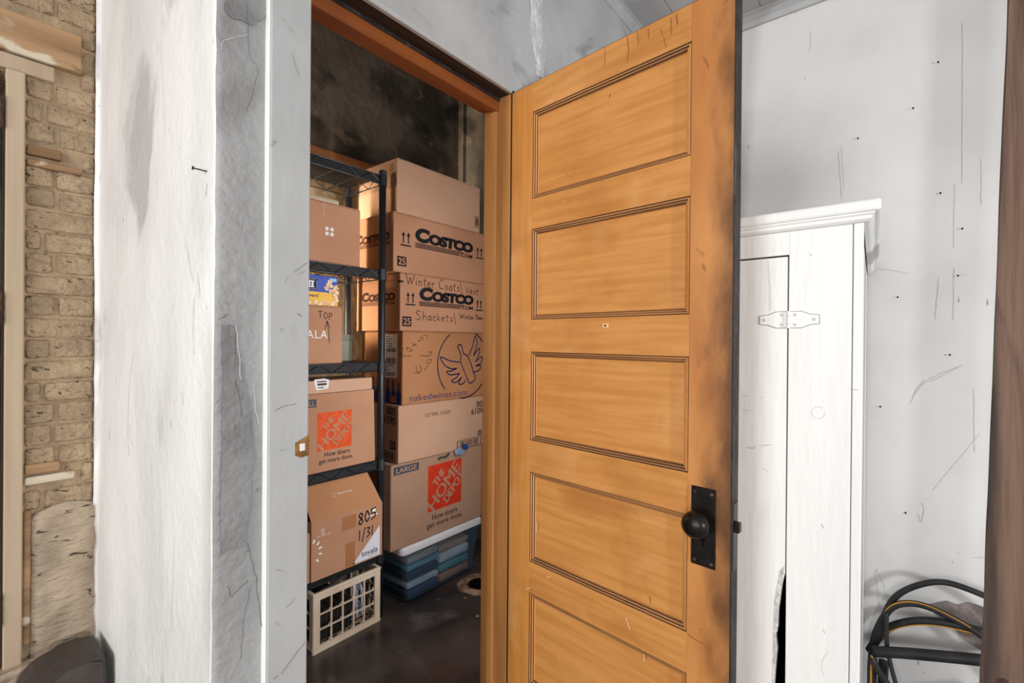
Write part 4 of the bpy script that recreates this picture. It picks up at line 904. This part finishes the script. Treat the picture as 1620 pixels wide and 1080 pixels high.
# ------------------------------------------------------------------ milk crate under the rack
MC = thing('milk_crate', 'cream plastic milk crate on the dark floor under the rack', 'crate', (-0.146, 0.963, 0.0))
cw, cdp, ch = 0.338, 0.325, 0.263
def grid_side(L, frame, place):
    m_ = MB(); th = 0.008
    def bar_(a0_, z0_, a1_, z1_, t0=0.0, t1=th):
        place(m_, a0_, z0_, a1_, z1_, t0, t1)
    bar_(0.003, 0.0, L - 0.003, 0.030, -0.003); bar_(0.003, ch - 0.034, L - 0.003, ch - 0.0125, -0.0015)
    ncol, nrow = 5, 3; e = 0.030; cwid = (L - 2 * e) / ncol; zlo, zhi = 0.030, ch - 0.034; rh = (zhi - zlo) / nrow
    bar_(0.0, 0.001, e, ch - 0.0118, -0.0022); bar_(L - e, 0.001, L, ch - 0.0118, -0.0022)
    for k in range(1, ncol): bar_(e + k * cwid - 0.0035, 0.03, e + k * cwid + 0.0035, zhi, 0.0, th)
    for k in range(1, nrow): bar_(e, zlo + k * rh - 0.0028, L - e, zlo + k * rh + 0.0028, 0.001, th)
    # corner webs that round the openings
    for k in range(ncol):
        for r in range(nrow):
            xr = e + (k + 1) * cwid - 0.0035; zb_ = zlo + r * rh + (0.0028 if r else 0)
            place(m_, xr - 0.010, zb_, xr, zb_ + 0.003, 0.001, th); place(m_, xr - 0.0045, zb_, xr, zb_ + 0.009, 0.001, th)
    return m_
def pf(m_, a, z0_, b_, z1_, t0, t1): m_.box(a, t0, z0_, b_, t1, z1_)
def pb(m_, a, z0_, b_, z1_, t0, t1): m_.box(a, cdp - t1, z0_, b_, cdp - t0, z1_)
def plf(m_, a, z0_, b_, z1_, t0, t1): m_.box(t0, a, z0_, t1, b_, z1_)
def prt(m_, a, z0_, b_, z1_, t0, t1): m_.box(cw - t1, a, z0_, cw - t0, b_, z1_)
for L, pf_ in ((cw, pf), (cw, pb), (cdp, plf), (cdp, prt)): grid_side(L, None, pf_).build('side_grid', crate_pl, MC)
bs = MB()
for k in range(8): bs.box(0.01, 0.02 + k * 0.038, 0.004, cw - 0.01, 0.034 + k * 0.038, 0.010)
for k in range(8): bs.box(0.02 + k * 0.040, 0.01, 0.004, 0.034 + k * 0.040, cdp - 0.01, 0.009)
bs.build('base_grid', crate_pl, MC)
rm = MB()
for (x0, y0, x1, y1) in ((-0.004, -0.005, cw + 0.004, 0.010), (-0.004, cdp - 0.010, cw + 0.004, cdp + 0.005), (-0.004, 0.010, 0.010, cdp - 0.010), (cw - 0.010, 0.010, cw + 0.004, cdp - 0.010)): rm.box(x0, y0, ch - 0.013, x1, y1, ch, 0.003, 2)
rm.build('rim', crate_pl, MC)
ft = MB()
for (x0, y0, x1, y1) in ((-0.003, -0.004, cw + 0.003, 0.006), (-0.003, cdp - .006, cw + .003, cdp + .003), (-0.003, 0.006, 0.006, cdp - .006), (cw - .006, .006, cw + .003, cdp - .006)): ft.box(x0, y0, 0.0, x1, y1, 0.012, 0.002)
ft.build('foot_rim', crate_pl, MC)
for i, (pts, m_, lab) in enumerate((([(.10, .12, .20), (.16, .08, .235), (.24, .12, .24), (.26, .20, .22), (.18, .25, .20), (.09, .21, .18), (.08, .13, .17)], mat('grey_cable', (120, 124, 130), rough=0.5), 'grey coiled cable lying high in the milk crate'),
                                  ([(.27, .05, .04), (.275, .06, .15), (.26, .09, .21), (.24, .06, .15), (.245, .05, .05)], mat('pale_blue_plastic', (176, 190, 212), rough=0.4), 'pale blue plastic strap hanging inside the milk crate'))):
    tag(MB().tube([(x - 0.146, y + 0.963, z) for x, y, z in pts], 0.008, 8, 6).build(('coiled_cable', 'plastic_strap')[i], m_, None, True), lab, ('cable', 'strap')[i])
tag(MB().box(-0.11, 1.0, 0.018, 0.068, 1.25, 0.15, 0.01, 2).rough(0.006, 12).build('dark_bundle', mat('dark_fabric', (40, 36, 34), (26, 24, 23), 12, rough=0.95, bump=0.6), None, True), 'dark cloth bundle at the bottom of the milk crate', 'bundle')
# ------------------------------------------------------------------ hole in the floor, brown bin
fh = thing('floor_hole', 'broken plaster collar around a dark hole in the closet floor', 'hole', (0.755, 0.83, 0.0))
m_ = MB(); N_ = 36; rg = []
for (r, z) in ((0.118, 0.0), (0.105, 0.006), (0.088, 0.009), (0.070, 0.007), (0.062, 0.001)):
    rg.append([m_.bm.verts.new((math.cos(t) * r * (1 + .10 * noise.noise(Vector((math.cos(t) * 2, math.sin(t) * 2, r * 10)))), math.sin(t) * r * (1 + .10 * noise.noise(Vector((math.cos(t) * 2, math.sin(t) * 2, r * 10)))), z + (0.003 * noise.noise(Vector((math.cos(t) * 5, math.sin(t) * 5, r * 30))) if 0 < z else 0))) for t in [2 * math.pi * k / N_ for k in range(N_)]])
for A, B in zip(rg, rg[1:]):
    for k in range(N_): m_.bm.faces.new((A[k], A[(k + 1) % N_], B[(k + 1) % N_], B[k]))
m_.build('collar', ring_plaster, fh, True)
MB().lathe([(0.069, 0.0006), (0.069, 0.0016)], (0, 0, 0), (0, 0, 1), 32).build('hole', hole, fh)

rc = random.Random(11)
for (x, y, r, lab) in ((0.60, 0.78, .010, 'pale plaster chip closest to the broken hole in the closet floor'), (0.52, 0.62, .012, 'largest plaster chip lying in the open on the dark closet floor'), (0.57, 0.60, .007, 'small plaster chip just beside the largest chip on the closet floor'), (0.50, 0.88, .007, 'small plaster chip on the floor in front of the clear bin')):
    m_ = MB(); bmesh.ops.create_icosphere(m_.bm, subdivisions=1, radius=r)
    for v in m_.bm.verts: v.co = Vector((v.co.x * rc.uniform(.6, 1.3), v.co.y * rc.uniform(.6, 1.3), max(v.co.z * .35 + r * .3, 0)))
    o = tag(m_.build('plaster_chip', ring_plaster), lab, 'plaster chip', 'plaster chips on the closet floor'); o.location = (x, y, 0)
bx = thing('brown_bin', 'dark brown rounded plastic bin at the foot of the brick wall', 'bin', (-1.045, 0.74, 0.0))
m_ = MB(); poly = [(0, 0), (0.168, 0), (0.170, 0.452), (0.166, 0.462), (0.155, 0.468), (0.13, 0.470), (0.09, 0.468), (0.06, 0.462), (0.035, 0.452), (0.018, 0.436), (0.006, 0.41), (0, 0.37)]
m_.prism(poly, (0, 0, 0), (1, 0, 0), (0, 0, 1), (0, 0.17, 0)); es = [e for e in m_.bm.edges if abs(e.verts[0].co.y - e.verts[1].co.y) < 1e-5]
bmesh.ops.bevel(m_.bm, geom=es, offset=0.008, segments=2, affect='EDGES'); m_.build('body', brown_pl, bx)
MB().box(0.04, -0.004, 0.30, 0.13, 0.003, 0.32, 0.002).build('handle_ridge', brown_pl, bx)

# ------------------------------------------------------------------ cracks, scratches and scuffs on walls, cabinet and door
SC_W = [[(0.323,2.143),(0.335,2.031),(0.318,1.924),(0.297,1.825)],[(0.562,1.147),(0.574,1.118),(0.542,1.089)],[(0.145,1.565),(0.125,1.529),(0.102,1.482)],[(0.221,0.938),(0.232,0.839),(0.238,0.727)],[(0.227,1.446),(0.235,1.417)],[(0.554,1.326),(0.589,1.241),(0.599,1.123),(0.585,1.058)],[(0.077,1.499),(0.066,1.449)],[(0.621,2.259),(0.632,2.179)],[(0.029,1.663),(0.036,1.64)],[(0.166,1.257),(0.161,1.231)],[(0.094,1.451),(0.1,1.388),(0.095,1.337)]]
SC_P = [[(-0.8057,2.026),(-0.802,1.979),(-0.7981,1.919),(-0.7839,1.907),(-0.7861,1.881),(-0.7918,1.848),(-0.8043,1.809)],[(-0.7943,0.972),(-0.7905,0.94),(-0.7808,0.899),(-0.7745,0.846),(-0.7668,0.779)],[(-0.8322,0.9),(-0.8232,0.876),(-0.8132,0.884),(-0.7937,0.894)],[(-0.8536,1.245),(-0.8452,1.259)],[(-0.8493,1.405),(-0.8332,1.416)],[(-0.8191,1.291),(-0.8122,1.26),(-0.8074,1.216)],[(-0.7901,0.877),(-0.8014,0.82),(-0.8066,0.748)]]
SC_Pl = [[(-0.8502,1.907),(-0.845,1.926),(-0.8255,1.943),(-0.8007,1.961)],[(-0.8198,1.394),(-0.8149,1.339),(-0.8101,1.29)],[(-0.7869,1.276),(-0.783,1.226),(-0.7768,1.2)]]
SC_C = [[(-0.7231,1.952),(-0.7164,1.934),(-0.7069,1.916)],[(-0.6863,1.532),(-0.7027,1.519),(-0.7159,1.507)],[(-0.6917,1.515),(-0.7106,1.502)],[(-0.7238,1.5),(-0.7341,1.486)],[(-0.75,1.226),(-0.731,1.233),(-0.7113,1.235)],[(-0.7504,0.907),(-0.7351,0.894)],[(-0.7281,0.82),(-0.7058,0.83)],[(-0.7362,0.686),(-0.7142,0.708),(-0.6873,0.728)],[(-0.7526,0.685),(-0.7438,0.688)],[(-0.7471,0.798),(-0.7394,0.787)],[(-0.747,1.144),(-0.7304,1.143)],[(-0.7087,1.424),(-0.6992,1.417)],[(-0.7385,1.39),(-0.7436,1.383)]]
SC_R = [[(-0.793,2.187),(-0.8,2.094),(-0.805,2.002)],[(-0.784,2.163),(-0.797,1.972)],[(-1.156,2.543),(-1.157,2.255),(-1.159,1.956)],[(-1.139,1.96),(-1.137,1.723)],[(-1.098,1.615),(-1.094,1.544),(-1.089,1.462)],[(-1.139,1.646),(-1.139,1.461)],[(-1.208,2.036),(-1.209,1.866)],[(-1.164,1.292),(-1.11,1.262),(-1.06,1.223),(-1.035,1.181),(-1.021,1.141)],[(-1.152,1.282),(-1.075,1.227)],[(-1.06,1.235),(-1.039,1.198),(-1.026,1.166)],[(-1.212,1.052),(-1.163,0.96),(-1.13,0.901),(-1.087,0.822)],[(-1.051,0.767),(-1.062,0.757),(-1.061,0.721),(-1.054,0.695),(-1.048,0.725)],[(-0.679,2.703),(-0.684,2.661),(-0.678,2.617)],[(-0.418,2.815),(-0.44,2.818),(-0.461,2.821)],[(-1.196,1.209),(-1.198,0.982)],[(-0.531,2.843),(-0.634,2.804)],[(-1.155,1.622),(-1.172,1.623)],[(-1.196,0.605),(-1.223,0.609)],[(-0.921,1.666),(-1.017,1.64)],[(-0.951,0.408),(-0.92,0.474),(-0.935,0.328)]]
SC_K = [[(-0.686,1.102),(-0.696,1.097),(-0.706,1.107)],[(-0.715,1.108),(-0.739,1.112)],[(-0.681,1.096),(-0.705,1.098)],[(-0.848,1.215),(-0.836,1.218),(-0.825,1.203),(-0.833,1.19),(-0.846,1.193),(-0.853,1.206)],[(-0.847,0.941),(-0.852,0.931)],[(-0.85,0.692),(-0.856,0.684)],[(-0.863,0.644),(-0.851,0.609),(-0.856,0.582)],[(-0.727,1.577),(-0.733,1.516),(-0.735,1.452)],[(-0.672,1.232),(-0.686,1.23)],[(-0.673,1.194),(-0.698,1.193)],[(-0.72,1.051),(-0.734,1.044)],[(-0.9,1.265),(-0.913,1.264)],[(-0.817,1.587),(-0.822,1.58)]]
SC_D = [[(0.363,2.169),(0.363,2.117)],[(0.431,2.165),(0.435,2.13),(0.431,2.101)],[(0.46,2.168),(0.464,2.134)],[(0.525,2.146),(0.534,2.119),(0.54,2.093)],[(0.553,2.16),(0.552,2.119)],[(0.491,2.162),(0.493,2.134)],[(0.608,0.679),(0.626,0.674),(0.648,0.672)],[(0.566,2.163),(0.568,2.135)]]
SC_Dl = [[(0.17,0.655),(0.187,0.665)],[(0.09,0.591),(0.103,0.6)],[(0.442,0.648),(0.454,0.624)],[(0.221,1.78),(0.228,1.776)],[(0.494,0.577),(0.496,0.562)],[(0.128,0.784),(0.13,0.808)]]
SC_patch = [[(-0.8587,1.393),(-0.8439,1.399),(-0.8242,1.394),(-0.8195,1.357),(-0.8103,1.315),(-0.7962,1.264),(-0.7861,1.164),(-0.7912,1.04),(-0.8023,0.969),(-0.8304,0.963),(-0.8541,0.979),(-0.8584,1.175)],[(-0.8497,2.002),(-0.8454,1.986),(-0.8257,1.979),(-0.8031,1.979),(-0.7857,1.993),(-0.7703,2.021),(-0.768,2.047)]]
crack_dark = mat('crack_dark', (112, 109, 106), rough=0.95); scuff_grey = mat('scuff_grey', (140, 138, 135), (172, 170, 167), 90, 6, 0.3, 0.6, rough=0.9)
ridge_pale = mat('ridge_pale', (206, 205, 204), rough=0.6); damp = mat('damp_plaster', (142, 141, 140), (122, 121, 120), 9, 8, rough=0.6, bump=0.6, bscale=60)
def disp(x, y, z): return noise.noise(Vector((x * 5, y * 5, z * 2.2))) * 0.006
def wander(l, amp, k):
    P = [Vector((a, b, 0)) for a, b in l]
    P = spline(P, 5) if len(P) > 2 else [P[0].lerp(P[1], t / 5) for t in range(6)]
    return [(p.x + noise.noise(Vector((p.x * 60 + k, p.y * 60, 3))) * amp, p.y + noise.noise(Vector((p.x * 60, p.y * 60 + k, 9))) * amp) for p in P]
def scuffs(lines, to3d, parent, m, wd, name, amp=0.003):
    for k, l in enumerate(lines):
        pts = wander(l, amp, k * 3.3); me = stroke_mesh([[a, b] for a, b in zip(pts, pts[1:])], wd * (0.7 + 0.6 * ((k * 37) % 10) / 10))
        for v in me.vertices: v.co = Vector(to3d(v.co.x, v.co.y))
        me.materials.append(m); link(name, me, parent)
scuffs(SC_W[:4], lambda a, b: (XW + disp(XW, a, b) - 0.0022, a, b), wl, crack_dark, 0.0010, 'hairline_crack')
scuffs(SC_W[4:], lambda a, b: (XW + disp(XW, a, b) - 0.0022, a, b), wl, mat('scuff_pale', (190, 187, 184), (214, 212, 209), 60, rough=0.9), 0.0022, 'scuff_mark')
scuffs(SC_P, lambda a, b: (a, disp(a, 0, b) * (0.5 if a > -0.78 else 1) - 0.0026, b), wl, mat('crack_grey', (88, 86, 84), rough=0.95), 0.0008, 'hairline_crack')
scuffs(SC_Pl, lambda a, b: (a, disp(a, 0, b) * (0.5 if a > -0.78 else 1) - 0.0026, b), wl, ridge_pale, 0.0012, 'paint_ridge')
scuffs(SC_C, lambda a, b: (a, -0.0202, b), ca, scuff_grey, 0.0011, 'scuff_mark')
scuffs(SC_R, lambda a, b: (XR + noise.noise(Vector((0, a * 1.6, b))) * 0.008 - 0.0012, a, b), wrr, mat('scuff_wall', (172, 168, 165), (196, 193, 190), 80, 6, 0.3, 0.6, rough=0.9), 0.0017, 'scuff_mark', 0.003)
scuffs(SC_K, lambda a, b: (CX - 0.0004, a, b), K, mat('cabinet_scuff', (206, 203, 199), rough=0.9), 0.0012, 'scuff_mark', 0.002)
scuffs(SC_D, lambda a, b: (a, -0.0004, b), D, mat('drip_stain', (168, 108, 56), rough=0.7), 0.0034, 'drip_stain', 0.001)
scuffs(SC_Dl, lambda a, b: (a, -0.0004, b), D, mat('pale_scratch', (236, 204, 166), rough=0.7), 0.0028, 'pale_scratch', 0.001)
for k, l in enumerate(SC_patch):
    l = [(max(a, XW + 0.014), b) for a, b in l]
    P = [Vector((a, b, 0)) for a, b in l]; P = spline(P + [P[0]], 4)[:-1]
    cxp = sum(p.x for p in P) / len(P); cyp = sum(p.y for p in P) / len(P); m_ = MB()
    P = [(max(p.x + noise.noise(Vector((p.x * 40, p.y * 40, 2))) * 0.006, XW + 0.013), p.y + noise.noise(Vector((p.x * 40, p.y * 40, 7))) * 0.008) for p in P]
    n = len(P); R0 = [[m_.bm.verts.new((cxp + (a - cxp) * f, disp(cxp + (a - cxp) * f, 0, cyp + (b - cyp) * f) * 0.9 - 0.0022, cyp + (b - cyp) * f)) for a, b in P] for f in (1.0, 0.75, 0.5, 0.25, 0.02)]
    for A, B in zip(R0, R0[1:]):
        for q in range(n): m_.bm.faces.new((A[q], A[(q + 1) % n], B[(q + 1) % n], B[q]))
    m_.build('damp_patch', damp, wl, True)
